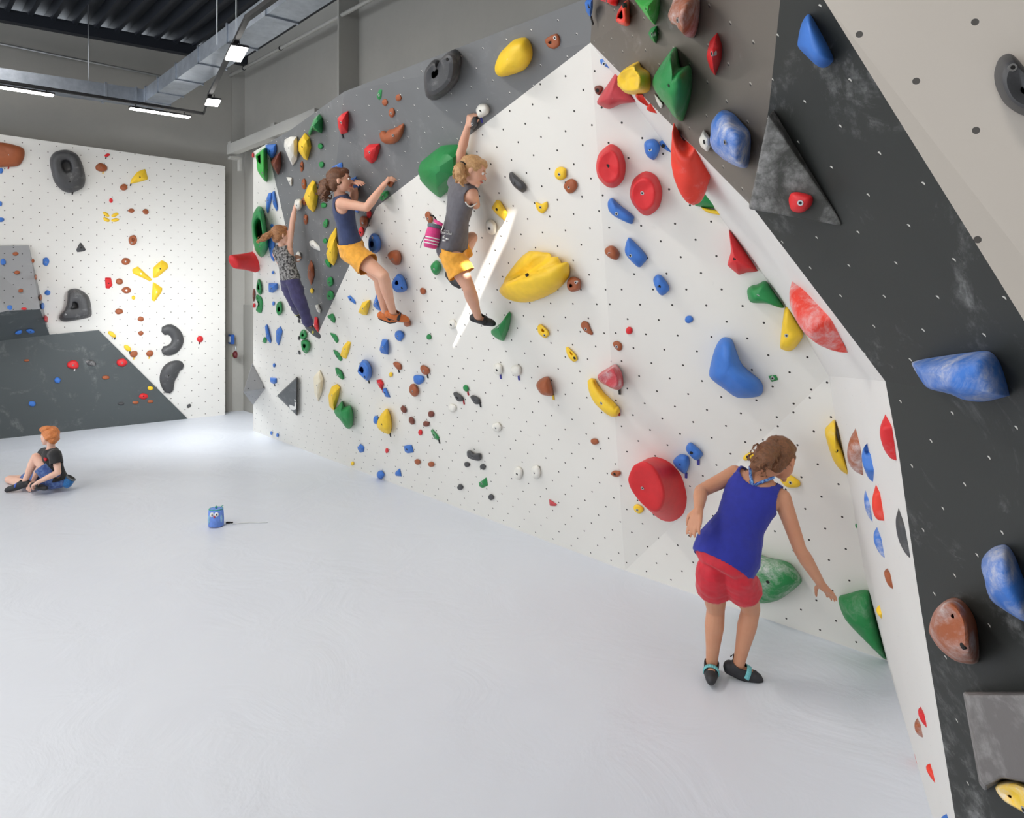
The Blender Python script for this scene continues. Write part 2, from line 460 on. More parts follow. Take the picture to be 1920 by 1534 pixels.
for s in (.1, .5, 2.1, 3.8):
    mesh('flange', *rib(a0-NL*(dw/2)-EL*s+UP*dh/2, -EL, dw/2), M['galv'], duct, origin=a0+NR*s)
def rod(p, z0, z1=None, label='', group='hanger rods between ceiling and ducts', r=.008):
    q = V((p.x, p.y, z0)); t = V((p.x, p.y, z1 or CEIL+.02))
    o = tube('hanger_rod', [q, t], r, M['rod'], seg=6); tag(o, label, 'rod', group); return o
rod(a0-NL*.02-EL*.72, zd+.2, None, 'thin steel hanger rod left of the duct elbow, topped near the back wall ceiling')
for i, (u, v, nm) in enumerate([(407, 84, 'left one of the rods dropping to the long duct run'), (443, 60, 'middle rod dropping to the long duct run'), (493, 30, 'rod at the light rail bend beside the long duct run')]):
    q = hit(u, v, a0+NR*0, NR); rod(q, q.z, None, 'thin steel hanger rod, '+nm)
# conduits
zc = 5.35
c1 = hit(0, 82, LW0, NL, .12); c2 = hit(312, 145, LW0, NL, .12)
tag(tube('conduit', [c1-EL*1.2, c1, c2], .018, M['rod'], seg=8), 'thin bright conduit running along the back concrete wall above the duct', 'pipe')
q1, q2 = on_right(424, 146, .25), on_right(690, 2, .25)
pp = tube('pipe', [q1, q2, q2+(q2-q1)*.4], .028, M['conc2'], seg=10)
tag(pp, 'straight grey pipe under the long duct on the right concrete wall', 'pipe')
for u in (480, 580):
    w = q1.lerp(q2, (u-424)/266*.8)
    mesh('pipe_clamp', *tube_geo([w-EA*.012, w+EA*.012], .036, 10), M['blackmetal'], pp, origin=w)
# lighting rail along the back wall and across to the viewer
zr2 = 4.72
ra = hit(-40, 146, V((0, 0, zr2)), UP); rbp = hit(382, 213, V((0, 0, zr2)), UP)
r3 = P(392, 178, rbp.y-.2); r3 = hit(392, 180, V((0, 0, zr2+.12)), UP)
r4 = hit(463, 34, V((0, 0, zr2+.12)), UP); r5 = r4+EA*2.2+V((0, 0, 0))
rail = empty('lighting_rail', rbp); tag(rail, 'black lighting rail running under the duct and bending towards the long run', 'lighting rail')
def barbox(name, a, b, w, h, mat, parent):
    d = (b-a).normalized(); s = d.cross(UP).normalized(); u = s.cross(d)
    return box(name, (a+b)/2, d*((b-a).length/2), s*w, u*h, mat, parent)
barbox('rail_segment', ra, rbp, .022, .018, M['blackmetal'], rail)
barbox('rail_segment', rbp, r3, .012, .012, M['blackmetal'], rail)
barbox('rail_segment', r3, r4, .025, .02, M['blackmetal'], rail)
barbox('rail_segment', r4, r5, .025, .025, M['blackmetal'], rail)
def lamp(c, d, ln, label, w=.075, drop=.07):
    d = d.normalized(); s = d.cross(UP).normalized(); c = c-UP*drop
    e = empty('linear_lamp', c); tag(e, label, 'ceiling lamp')
    box('housing', c, d*ln, s*w, UP*.012, M['blackmetal'], e)
    for sg in (-1, 1):
        box('light_panel', c+s*sg*w*.48-UP*.018, d*(ln*.97), s*(w*.44), UP*.008, M['led'], e)
        tube('suspension', [c+d*ln*.8*sg+UP*.012, c+d*ln*.8*sg+UP*drop], .006, M['blackmetal'], e, seg=6)
    return e
rd = (rbp-ra).normalized()
lamp(hit(301, 203, V((0, 0, zr2)), UP), rd, .40, 'slim linear lamp under the black rail just left of the duct corner', w=.05, drop=.05)
lamp(hit(28, 158, V((0, 0, zr2)), UP), rd, .42, 'slim linear lamp under the black rail at the left edge of the photo', w=.05, drop=.05)
dd = (r4-r3).normalized()
lamp(hit(399, 182, V((0, 0, zr2+.12)), UP), dd, .18, 'glowing rectangular lamp at the lower end of the slanting rail', w=.09, drop=.06)
lamp(hit(443, 88, V((0, 0, zr2+.12)), UP), dd, .26, 'glowing twin panel lamp halfway up the slanting rail before the duct', w=.09, drop=.06)
# small devices on the corner column
def on_col(u, v): return on_right(u, v, .225)
e = empty('alarm_box', on_col(437, 636)); tag(e, 'small blue and white call box on the corner column', 'alarm box')
c = on_col(437, 636); box('case', c+NR*.03, EA*.075, NR*.03, UP*.085, simple('blue_plastic', (35, 85, 165), .4), e, bevel=.01)
box('panel', c+NR*.063, EA*.045, NR*.004, UP*.05, simple('white_plastic', (235, 238, 240), .4), e)
c = on_col(443, 665); f_ = empty('alarm_bell', c); tag(f_, 'dark red round bell on the corner column below the blue box', 'bell')
vs, fs = tube_geo([c, c+NR*.03, c+NR*.05], [.065, .065, .045], 20); mesh('bell_dome', vs, fs, simple('dark_red', (95, 30, 35), .35), f_, origin=c)
tube('pipe_stem', [c+UP*.05+NR*.01, c+UP*.155+NR*.01], .012, M['rod'], f_, seg=6)
M['sticker'] = simple('pale_green_sticker', (205, 235, 140), .6)
for u, v in ((429, 650), (436, 667)):
    c = on_col(u, v); tag(box('sticker', c+NR*.003, EA*.03, NR*.003, UP*.02, M['sticker']), 'small pale green sticker on the corner column '+('below the blue box' if v < 660 else 'left of the dark red bell'), 'sticker')

# ---------------------------------------------------------------- light
w = bpy.data.worlds.new('sky'); bpy.context.scene.world = w; w.use_nodes = True
bg = w.node_tree.nodes['Background']; bg.inputs[0].default_value = (.86, .93, 1, 1); bg.inputs[1].default_value = 1.55
sl = bpy.data.lights.new('sun', 'SUN'); sl.energy = 11; sl.angle = .004; sl.color = (1, .97, .92)
so = bpy.data.objects.new('sun', sl); C.objects.link(so); so.rotation_euler = SUN.to_track_quat('-Z', 'Y').to_euler()
def area(name, p, size, power, target=None, col=(1, .98, .95), sy=None):
    l = bpy.data.lights.new(name, 'AREA'); l.shape = 'RECTANGLE'; l.size = size; l.size_y = sy or size; l.energy = power; l.color = col
    o = bpy.data.objects.new(name, l); C.objects.link(o); o.location = p
    if target is not None: o.rotation_euler = (V(target)-V(p)).to_track_quat('-Z', 'Y').to_euler()
    return o
M['rear'] = concrete('concrete_rear', (120, 117, 112))
bwp = C0+EA*16.6
quad('wall_rear', [bwp+EL*2, bwp-EL*18, bwp-EL*18+UP*CEIL, bwp+EL*2+UP*CEIL], M['rear'], nrm=-EA)  # unseen wall added to block sky light from behind the camera
for s, t, pw_ in ((3.4, 4.5, 30), (5, 9, 70), (8.6, 5.2, 95), (10, 10, 105), (13.2, 7, 50)):  # unseen area lamps added overhead as general fill, without fixtures
    p = C0+EA*s-EL*t+UP*5.9
    area('ceiling_luminaire', p, .5, pw_, p-UP, sy=2.2, col=(1, .96, .91))
# daylight from the doorway side in the far corner
area('corner_daylight', C0+EA*2.6-EL*2.0+UP*2.2, 1.0, 34, C0+EA*.5-EL*.1+UP*.6, col=(.93, .97, 1))
v_ = bpy.context.scene.view_settings; v_.view_transform = 'Standard'; v_.look = 'None'; v_.gamma = 1; v_.exposure = .70; v_.use_curve_mapping = False
bpy.context.scene.cycles.max_bounces = 6; bpy.context.scene.cycles.use_denoising = True
# ---------------------------------------------------------------- climbing holds
# plane ; colour ; style ; depth m ; outline (pixel points, or e cx cy rx ry rot) ; words ; tape
# styles: o dome, f faceted, r ring, p pocket, d drum, t thin curved slab, s seen side-on on a return face, v sharp volume
HOLDS = '''
L;N;o;;0,267 20,270 40,276 46,283 45,296 36,310 15,313 -30,310 -34,268;!big brown block shaped hold cut by the left photo edge on the back wall;r
L;K;p.3@124,308;.16;93,300 103,285 125,281 145,290 155,310 160,335 155,352 135,361 118,358 103,343 97,325;!large dark grey oval hold with a round pocket, top left on the back wall;k
L;R;o;;e 201 291 5 3 -20;;k
L;N;o;;e 190 314 12 8 10;;y
L;Y;f;;244,345 247,335 258,322 272,317 277,333 276,337 262,341;!yellow wedge shaped hold high on the back wall, topmost of the yellow ones;k
L;N;o;;e 232 351 7 6 0
L;R;o;;e 208 376 3.5 4.5 0
L;Y;f;;e 199 402 7.5 3.5 35;!upper left yellow leaf of the four leaf butterfly shape on the back wall
L;Y;f;;e 215.5 403 7.5 3.5 -25;!upper right yellow leaf of the four leaf butterfly shape on the back wall
L;Y;f;;e 199.5 412 7 3.5 25;!lower left yellow leaf of the four leaf butterfly shape on the back wall
L;Y;f;;e 216 412.5 7.5 3.5 -8;!lower right yellow leaf of the four leaf butterfly shape on the back wall
L;N;o;;e 246 395 6 4 0;!small brown hold right of the yellow butterfly shape, left one of two level holds
L;N;o;;e 273 397 6 5 20;!small brown hold right of the yellow butterfly shape, right one of two level holds
L;N;p.3@250,449;;e 249 450 8.5 9.5 10;!round brown pocket hold in the middle of the back wall
L;K;f;;150,455 153,456 161,468 158,471 145,473 143,468;!small dark grey triangular hold on the back wall
L;B;o;;e 86 491 6 8 0
L;N;o;;e 236 490 8.5 7 -10
L;R;f;;197,521 208,521 211,535 205,541 198,540;!red block hold left of the yellow three petal star on the back wall
L;N;o;;e 224 528 7 6 0
L;N;o;;e 237 544 8.5 6.5 0
L;Y;f;;248,505 259,500 285,524 280,527 250,513;!left petal of the yellow three petal star on the back wall
L;Y;f;;287,502 303,488 314,494 315,503 295,520 287,521;!upper right petal of the yellow three petal star on the back wall
L;Y;f;;287,529 304,540 303,548 290,565 284,562;!lower petal of the yellow three petal star on the back wall
L;Y;o;;e 250 558 3.5 4 0
L;N;o;;e 223 584 7.5 5.5 0
L;N;o;;e 264 598 6 4.5 0
L;N;o;;e 264 625 5 4.5 0
L;B;o;;e 89 549 5.5 5 -25
L;K;p.22@139,573;.15;128,545 143,541 158,548 168,560 172,590 160,597 125,603 113,600 112,592 122,580 126,565;!dark grey three cornered hold with a deep pocket in the middle of the back wall
L;Y;t;;e 210 627 9 4 35;!thin yellow hold just above the slanted edge of the dark kicker;k
L;Y;t;;e 239 653 8.5 4.5 40;!thin yellow hold lower along the slanted edge of the dark kicker;k
L;N;o;;e 251 664 8 6 -15;;y
L;N;o;;e 281 663 7 6 0;;y
L;K;c8,10,11,11.5,11,10,8;.08;306,621 318,618 329,626 333,638 328,650 317,657 306,657;!black C shaped curved hold on the back wall;k
L;K;c7,12,16,15,12,8;.10;342,685 331,687 320,696 314,710 315,724 318,734;!black kidney shaped hold below the black C shaped hold on the back wall;k
L;R;f;;e 375 636 6 6 0;!red hold alone near the right edge of the back wall;k
L;K;o;;e 354 761 4.5 3 -40;!tiny black hold low on the white back wall beside the dark kicker corner
L;B;o;;e 2 320 4 5.5 0
L;B;o;;e 1 382 3 5 0
L;B;o;;e 2 412 6 4.5 0
KICK;R;o;;e 137 684 11 8.5 10;;w
KICK;K;o;;e 171 681 10 5.5 20;!chalky dark hold on the dark kicker, between the two upper red holds
KICK;R;o;;e 229 680 10 8 0;!pinkish red hold beside the slanted edge on the dark kicker, right of the chalk marks
KICK;B;o;;e 108 713 6 6 20;!upper blue hold on the dark kicker behind the seated boy
KICK;B;o;;e 60 757 7 5.5 0;!lower blue hold on the dark kicker just above the seated boy
KICK;N;o;;e 198 708 7.5 4 0
KICK;Y;o;;e 282 728 5.5 4 0
KICK;R;f;;e 269 743 9 6 0;!red hold at the lower right of the dark kicker above two small brown ones
KICK;N;o;;e 254 755 6 3 0;!left one of two small brown holds under the low red hold on the dark kicker
KICK;N;o;;e 282 753 6 3 0;!right one of two small brown holds under the low red hold on the dark kicker
KICK;K;o;;e 227 757 6 3 0
KICK;N;o;;e 50 676 5.5 2.2 0
PIL;N;o;;e 29 476 5.5 3.5 0
PIL;B;o;;e 6 491 5 6 0
PIL;N;o;;e 32 511 5.5 3.5 0
PIL;N;o;;e 39 545 4.5 3.5 0
PIL;N;o;;e 62 489 2.5 4.5 0
PIL;N;o;;e 67 520 2.5 5 0
PIL;N;o;;e 76 558 2.5 6 0
PIL;B;o;;e 18 577 6 5.5 20
PIL;B;o;;e 80 574 3.5 6 0
PIL;R;o;;e 45 579 5.5 2.5 0
PIL;P;o;;e 86 598 3.5 7 -10
PIL;B;o;;e 35 623 7 4 -20
PIL;B;o;;e 57 621 8 4 8
W;R;o;;e 474.5 291 2 5 0
W;g;p.25@488,293;.14;481,290 490,283 500,277 502,310 502,325 501,341 495,337 485,322 484,305;!light green elongated hold with a pocket at the top left end of the long wall
G;B;f;;498,272 518,270 519,283 514,295 508,296 500,286;!blue hold at the top corner where the white end strip meets grey
G;n;f;.12;508,302 526,284 528,312 522,328 513,315;!dark brown pointed hold below the blue corner hold, far end of the long wall
W;B;f;;500,372 504,362 509,361 510,372 503,401 499,393;!left blue shard of the inverted V pair on the white end strip
W;B;f;;510,361 515,358 521,390 519,396 512,383;!right blue shard of the inverted V pair on the white end strip
W;B;o;;e 510 423 3 3.5 0
W;G;r.42@489,425;.16;484,387 493,391 498,410 502,440 504,463 495,480 488,481 480,470 475,450 473,420 476,400;!big green ring shaped hold behind a flying ponytail, far end of long wall
W;B;o;;505,440 513,438 516,470 514,490 508,482 503,455;!tall narrow blue hold behind the girl in dark trousers on the white end strip
W;R;h;;471,470 478,475 483,490 482,503 478,511;!red horn shaped hold jutting out from the left end of the long wall
W;B;o;;e 512 511 2.5 3 0
W;G;r.35@485,538;;485,523 490,530 491,550 486,552 481,543 482,530;!narrow green ring hold above its twin at the left end of the long wall
W;G;r.3@485,570;;482,552 490,557 493,570 490,587 480,582 484,570 480,560;!narrow green C shaped hold below its twin at the left end of the long wall
W;n;o;;e 476 553 2.5 12 0
W;R;o;;e 476.5 573 2.5 4.5 0
W;B;f;.08;504,531 520,531 521,542 512,549 504,547;!square blue hold left of the girl in dark trousers
W;B;o;;e 513 569 2.5 4 0
W;G;r.35@524,580;;e 524 578 6 13 0;!small green ring hold left of the knees of the girl in dark trousers
W;B;f;;497,612 501,608 506,625 509,640 507,644 500,635;!pale blue feather shaped hold touching a small green one, far end of long wall
W;G;o;;e 496.5 638 3.5 6 0
W;B;f;;518,620 526,612 530,622 523,648 518,640;!blue feather shaped hold below the small green ring
W;B;o;;e 514 685 2.5 4 0
W;B;f;;507,708 519,709 519,718 513,720 507,716;!square blue hold between the two grey volumes at the left end;k
W;B;o;;e 509 812 2 3.5 0;!left one of two tiny blue footholds at the floor line at the far left end;
W;B;o;;e 520.5 816 2.5 3.5 0;!right one of two tiny blue footholds at the floor line at the far left end;
G;W;f;.10;534,262 545,256 557,256 559,270 558,298 549,311 541,295 533,275;!large white shield shaped hold at the top left of the grey wedge
G;Y;f;.10;560,266 572,249 581,258 584,275 577,300 570,298 560,283;!yellow shield hold directly right of the large white shield hold
G;G;f;.14;578,250 590,222 599,214 605,220 606,240 604,250 588,244 582,254;!green beak shaped hold above the yellow shield hold on the grey wedge
G;G;o;;e 601 274 5 6 0;!small green hold straight below the green beak shaped hold
G;G;o;;e 603 309 5 6 0
G;R;f;.09;633,222 642,213 653,208 654,225 652,248 640,252 635,240;!upright red hold high on the grey wall above the woman in navy;k
G;R;f;.08;683,280 692,271 712,269 713,278 706,300 697,307 684,296;!red hold on the grey wall left below the brown crescent hold
G;N;f;;e 566 312 3.5 10 0
G;N;f;;e 570 345 4.5 11 0
G;N;f;;e 571 377 4 9 0
G;N;f;;e 573.5 411 4.5 10 0
G;W;f;;537,332 548,333 548,347 545,349;!small white wedge hold above the raised hand of the girl in dark trousers
G;Y;f;.11;570,370 577,350 586,338 592,341 597,365 593,390 588,398 578,390;!large yellow leaf shaped hold left of the ponytail of the woman in navy
G;W;o;.08;553,377 558,373 566,374 567,386 562,394 552,395;!white block hold gripped by the raised hand of the girl in dark trousers
G;B;f;;623,313 641,304 643,312 638,319 623,316;!blue hold right above the head of the woman in navy
G;B;f;.1;659,335 668,331 673,340 675,350 665,359 658,350;!blue hold right of the face of the woman in navy
G;G;o;;e 607 385 5.5 5 0;!small green hold at the nape of the woman in navy
G;G;o;;e 611 419 5 8 15
G;g;o;;e 603 346 3.5 6 0;!light green hold between the large yellow leaf hold and the navy woman's ponytail
G;B;o;;e 670 391 5 8 0
G;R;o;;e 692 401 4.5 8 0;!small red hold above the brown block by the edge of the grey panel
G;N;o;.07;675,410 680,405 690,408 690,420 686,427 677,424;!brown block hold between two red ones beside the back of the woman in navy
G;R;o;;e 677.5 434 5 9.5 0;!small red hold below the brown block by the edge of the grey panel
G;Y;t;;613,465 618,445 626,432 631,427 631,445 622,458;!thin yellow hold partly behind the woman in navy, above a yellow leaf hold
G;Y;f;.10;612,475 620,453 630,443 634,465 632,485 626,498 616,490;!yellow leaf shaped hold behind the hips of the woman in navy
G;G;o;;e 610 452 4 5 0
G;G;o;;e 615 494 4 9 -30
G;W;f;;580,453 588,450 600,462 601,471 590,467 582,461;!white angular hold on the grey wedge between the two climbers at the left
G;W;o;;e 560 481 5 9.5 0;!white hold held by the lower hand of the girl in dark trousers
G;N;f;;583,488 588,496 590,515 584,535 577,518 578,500;!long brown hold at the lower middle of the grey wedge
G;Y;o;;e 585 545 3.5 5 0
G;G;o;;e 619.5 528 6 9 0
G;G;o;;e 619.5 554 7 9 0
G;W;f;;591,572 598,571 602,580 601,588 595,584;!small white hold near the lower tip of the grey wedge
G;R;f;;590,594 596,596 598,618 595,627 588,620;!red hold at the very tip of the grey wedge by the shoe of the girl
G;N;o;;e 732 341 6.5 10 0;!brown hold gripped by the reaching hand of the woman in navy
G;G;o;.07;712,367 718,360 727,357 729,364 726,370 716,377;!dark green round hold below the brown hold gripped by the woman in navy
G;G;f;;706,178 712,165 719,165 717,185 712,190 708,187;!narrow green hold on the upper grey band left of three small brown ones;r
G;N;o;;e 722 192 6 7 0;;w
G;N;o;;e 748 183 6 7 0
G;N;o;;e 735 211 6.5 9 0
G;N;c5,11,14,11,6,2.5;.08;716,248 724,257 735,256 745,249 753,239 757,233;!brown crescent hold on the upper grey band
G;K;p.16@818,136;.16;796,147 799,130 812,113 822,112 826,120 835,103 852,92 862,98 865,118 860,150 845,170 825,185 812,188 800,180;!large charcoal two lobed hold on the upper grey band;r
G;Y;o;.13;950,87 965,74 985,70 994,78 999,92 998,110 985,130 960,140 940,144 930,137 929,122 938,100;!large yellow folded hold on the upper grey band;r
G;N;p.2@1031,80;;1022,75 1032,67 1045,63 1051,72 1050,85 1040,92 1028,88;!brown hold with a pocket at the right end of the upper grey band;y
G;W;o;.07;893,205 900,195 912,195 918,202 916,213 901,221 896,216;!white hold right of the raised hand of the climbing girl in grey;b
G;K;o;.07;881,238 884,224 890,216 896,225 896,235 888,244;!dark hold gripped by the raised hand of the girl in the grey top
WG;G;f;.20;784,320 790,303 828,273 858,271 872,282 874,300 873,330 850,350 825,371 805,356 790,340;!huge dark green shield hold behind the arm of the girl in the grey top
W;K;o;.06;955,326 960,322 967,328 985,345 987,355 980,361 965,350 957,338;!dark grey bean shaped hold right of the girl in the grey top
W;Y;o;;e 1052 325 11.5 12.5 0;!round yellow hold above a brown one in the upper white wall
W;N;o;;e 1070 349 12.5 14 0;!round brown hold just below the round yellow hold on the upper white wall
W;Y;o;;1004,379 1015,382 1026,378 1027,390 1018,400 1008,394;!small yellow hood shaped hold below the round yellow hold
W;Y;f;.07;931,375 939,377 952,399 946,414 930,400 922,390;!yellow slab hold touching the top end of the sun streak
W;W;o;.07;912,416 922,412 931,420 930,437 922,440 912,432;!white rounded hold left of the upper end of the sun streak
W;N;o;;797,402 803,396 810,405 812,415 806,420 800,412;!brown hold behind the pink chalk bag
W;R;d;.12;1118,311 1124,287 1145,270 1163,280 1173,305 1170,335 1155,351 1138,350 1122,333;!upper left one of the two round red discs on the white wall
W;R;d;.12;1181,362 1188,336 1210,321 1231,330 1242,358 1236,388 1217,404 1202,400 1186,381;!lower right one of the two round red discs on the white wall
W;B;o;.07;1208,270 1215,262 1228,261 1237,272 1236,285 1226,300 1212,290;!blue acorn shaped hold right of the upper red disc
W;B;f;;1236,266 1246,262 1259,286 1250,282 1240,275;!small pointed blue hold touching the blue acorn shaped hold
W;B;o;.07;1140,378 1148,371 1160,382 1187,403 1188,412 1184,420 1165,412 1148,402 1141,392;!long slanting blue hold between the two red discs and the brown ones
W;N;o;.06;1134,468 1142,461 1152,462 1162,475 1157,487 1145,484 1136,476;!brown oval hold left of the blue slab hold, right of the giant yellow hold
W;B;o;.07;1172,465 1176,450 1183,447 1213,480 1206,495 1197,501 1180,485 1173,475;!blue slab hold right of the brown oval hold in the middle of the white wall
W;B;o;.06;1225,525 1232,515 1242,518 1254,535 1254,545 1242,554 1232,545;!blue hold below right of the blue slab hold in the middle of the white wall
W;B;o;;e 1292 599 7.5 7 0;!tiny square blue hold alone right of the middle of the white wall
W;N;p.2@1071,535;.07;e 1076.5 533 14 14 0;!round brown pocket hold at the right tip of the giant yellow hold
W;Y;Y;.20;936,545 945,530 948,520 970,490 992,471 1020,475 1030,482 1045,482 1052,495 1062,492 1068,500 1067,520 1040,548 1000,565 975,567 950,560;!giant yellow split hold in the centre of the white wall
W;G;f;.12;921,620 940,605 955,584 959,590 955,615 945,639 935,637 922,627;!green fin shaped hold under the front shoe of the girl in the grey top
W;Y;p.25@1019,619;;1008,612 1015,608 1028,620 1030,628 1022,634 1010,625;!small yellow slotted hold, upper one of two right of the green fin hold
W;Y;p.25@1072,662;;1061,653 1066,651 1080,665 1083,675 1075,678 1065,668;!small yellow slotted hold, lower one of two left of the small brown hold
W;N;o;;1089,610 1094,602 1103,605 1108,617 1112,625 1108,628 1095,620;!elongated brown hold above the lower yellow slotted hold
W;R;o;;e 1180 620 6.5 7 0
W;N;o;;1149,643 1157,639 1166,645 1166,655 1160,658 1152,651;!small brown hold above the dusty pink cup hold
W;P;d;.13;1121,703 1140,690 1155,683 1166,698 1169,722 1160,731 1147,728 1126,716;!chalky pinkish red cup shaped hold above the yellow banana hold;k
W;Y;c7,10,12.5,13,12,9;.08;1109,712 1114,728 1124,745 1137,758 1150,769 1159,771;!yellow banana shaped hold on the white wall;r
W;N;o;.10;1006,722 1013,711 1028,706 1034,720 1038,735 1036,742 1028,742 1015,738;!lobed brown hold low centre, left of the yellow banana hold;y
W;W;o;;e 934 692 9 11 0;!left one of two white square holds with tape right below the green fin;b
W;W;o;;e 968 695 10 11 0;!right one of two white square holds with tape right below the green fin;b
W;G;o;;e 874 728 5 6.5 -30;;r
W;K;o;;850,738 856,735 869,745 868,752 858,752;!left one of two black bean holds with tape low on the white wall;r
W;K;o;;882,744 889,741 900,748 899,757 890,757;!right one of two black bean holds with tape low on the white wall;k
W;W;o;;e 848 765 7.5 8 0;!white hold left below the left black bean hold
W;W;o;;e 932 801 8.5 9 0;!white square hold alone low on the wall, above the two faint white ones
W;W;o;;e 972 887 8.5 12 0;!left one of two low white holds near the floor line
W;W;o;;e 1005 885 9.5 12.5 0;!right one of two low white holds near the floor line
W;K;o;.05;876,846 883,845 890,850 901,850 903,860 898,864 887,862 877,857;!black saddle hold above two tiny black footholds
W;K;o;;e 876 871 5.5 5 30;!tiny black foothold under the black saddle hold, left one
W;K;o;;e 905.5 875.5 5.5 5.5 30;!tiny black foothold under the black saddle hold, right one
W;K;o;;e 863 913.5 5.5 5.5 30
W;K;o;;e 921 932 5.5 5.5 30
W;G;f;;898,905 903,902 912,895 915,910 905,915 899,912;!small green block hold near the floor between tiny black footholds
W;P;f;;1030,936 1045,946 1041,949 1031,948;!small pinkish brown triangular foothold near the floor in the centre
W;N;o;;e 1115 828 8 6 15
W;N;o;;e 1155 888 9.5 6 0
W1B;B;o;.16;1330,695 1340,655 1350,637 1360,632 1373,637 1380,655 1393,685 1425,712 1431,730 1423,743 1385,746 1360,730 1334,710;!large blue boot shaped hold at the right of the white wall
W1B;G;f;;1441,705 1455,703 1459,712 1447,716;!tiny green hold right of the large blue boot shaped hold
S;O;s;;1284,262 1300,275 1331,328 1318,355 1300,385 1287,388 1275,370 1268,345 1279,320 1272,310 1276,290:0,3;!bright red fin hold high on the white return beside the apex slope
W1B;G;f;.10;1297,378 1310,355 1326,338 1362,392 1330,390 1305,386;!dark green fin hold just below the big bright red fin hold
W1B;Y;t;.05;1315,388 1335,392 1360,397 1358,403 1345,402 1325,397;!thin yellow hold peeping out below the dark green fin hold
W1B;R;f;.12;1367,430 1394,466 1421,508 1400,511 1385,515 1364,497 1371,470;!red fin hold with a white bolt along the wall fold
W1B;G;o;.12;1401,545 1408,536 1420,533 1436,527 1452,548 1470,577 1440,569 1408,566;!green tongue shaped hold between the red fin and the yellow hold on the fold
W1B;Y;o;.14;1472,577 1480,574 1495,600 1507,626 1493,650 1482,658 1470,656 1463,648 1468,600;!yellow thumb shaped hold beneath the chalky red fin
S;O;s;;1486,527 1510,545 1560,600 1587,655 1550,649 1515,632 1490,600 1478,560:0,3;!bright red chalky fin hold with ridges on the white return
W1B;n;o;;1115,163 1125,160 1131,166 1124,178 1117,174;!brown hold peeping out left of the dusty red saddle hold near the apex
W1B;P;o;.16;1120,190 1140,158 1160,131 1168,145 1190,177 1198,190 1165,195 1144,204 1130,200;!dusty red saddle hold just below the apex, under a yellow one
W1B;B;f;;1125,112 1135,109 1150,131 1140,127 1127,120;!small blue drop shaped hold just below the apex of the white wall
R1;Y;d;.14;1162,143 1170,130 1198,114 1205,125 1221,138 1219,170 1195,177 1175,175 1162,162;!yellow notched hold on the edge of the brown overhang near the apex
S;O;s;;1196,177 1205,178 1213,191 1200,187 1191,182:0,2;!upper of two small bright red holds on the thin white return below the apex
S;O;s;;1220,194 1232,213 1216,209 1211,203:0,1;!lower of two small bright red holds on the thin white return below the apex
R1;B;f;;1097,5 1103,-3 1112,-3 1112,15 1108,33 1100,22;!pale blue drop shaped hold at the top photo edge left of the red ones;k
R1;R;o;.12;1118,-14 1162,-14 1161,2 1157,11 1145,5 1130,0;!red hold cut by the top photo edge above the red ring hold;k
R1;O;r.3@1168,27;.10;1159,38 1165,15 1180,-2 1184,20 1184,45 1175,49 1162,43;!bright red ring hold near the top edge of the brown overhang;
R1;g;f;.14;1183,-14 1242,-14 1240,25 1231,48 1215,32;!big green pointed hold cut by the top photo edge;
R1;G;f;.07;1216,62 1222,50 1236,44 1237,70 1233,84 1222,75;!small green pointed hold right below the big green one at the top
R1;W;f;;1241,60 1247,56 1253,56 1252,75 1247,86 1241,75;!small white hold right of the small green pointed hold on the brown overhang
R1;N;o;.18;1260,22 1267,0 1275,-14 1314,-14 1313,40 1305,68 1296,69 1277,49 1264,42;!large chalky brown hold cut by the top photo edge;
R1;R;f;.08;1326,105 1332,76 1348,57 1357,85 1355,110 1343,142 1333,130;!red spindle shaped hold on the brown overhang
R1;G;o;.18;1226,150 1243,118 1265,89 1272,92 1278,125 1293,122 1300,135 1297,175 1286,215 1277,227 1250,195 1232,172;!large green two horned hold on the brown overhang
R1;W;t;;1228,175 1238,186 1244,196 1240,203 1232,190;!thin white hold peeping out below the large green two horned hold
R1;B;o;.14;1335,250 1338,225 1355,206 1375,212 1390,228 1408,252 1406,300 1398,315 1370,305 1340,280;!large chalky blue hold on the brown overhang beside the dark pyramid volume
R1;W;f;;1311,262 1320,243 1332,258 1333,275 1327,285 1315,275;!white hold left of the large chalky blue hold on the brown overhang
R2;B;o;.07;1498,75 1505,42 1517,26 1530,42 1562,103 1560,118 1545,127 1528,118 1502,90;!blue elongated hold at the top of the slate coloured overhang
R4;K;p.1@1915,175;.10;1864,135 1873,110 1890,101 1905,110 1935,150 1945,205 1925,218 1900,208 1880,190 1866,160;!black hold on the pale overhang at the right photo edge
R3;B;o;.13;1712,683 1716,677 1750,670 1838,658 1862,662 1878,685 1893,735 1888,743 1850,752 1818,750 1790,738 1745,728 1728,710;!large chalky blue hold on the crease of the slate overhang at the right;
R3;N;p.06@1798,1150;.13;1745,1175 1755,1145 1775,1125 1795,1121 1815,1136 1832,1170 1837,1233 1825,1245 1795,1240 1765,1217 1747,1190;!large chalk covered brown hold on the slate wall at the right
R3;B;o;.12;1843,1050 1860,1028 1885,1021 1900,1035 1915,1070 1940,1140 1935,1170 1880,1140 1858,1120 1848,1080;!blue chalky hold at the right photo edge on the slate wall;
R3;Y;p.08@1903,1490;.12;1871,1474 1885,1462 1920,1462 1950,1480 1950,1530 1920,1518 1890,1500;!yellow chalky hold in the bottom right corner
S;R;s;;1660,777 1672,800 1681,863 1670,862 1655,840 1647,805:0,2;!red lens shaped hold on the white return, topmost near the slate edge
S;N;s;;1605,803 1615,840 1622,893 1600,885 1587,865 1590,830:0,2;!chalky brown lens hold on the white return between yellow and blue ones
S;B;s;;1625,842 1632,850 1639,880 1639,905 1628,895 1616,870 1617,855:0,4;!blue lens hold directly right of the chalky brown lens hold
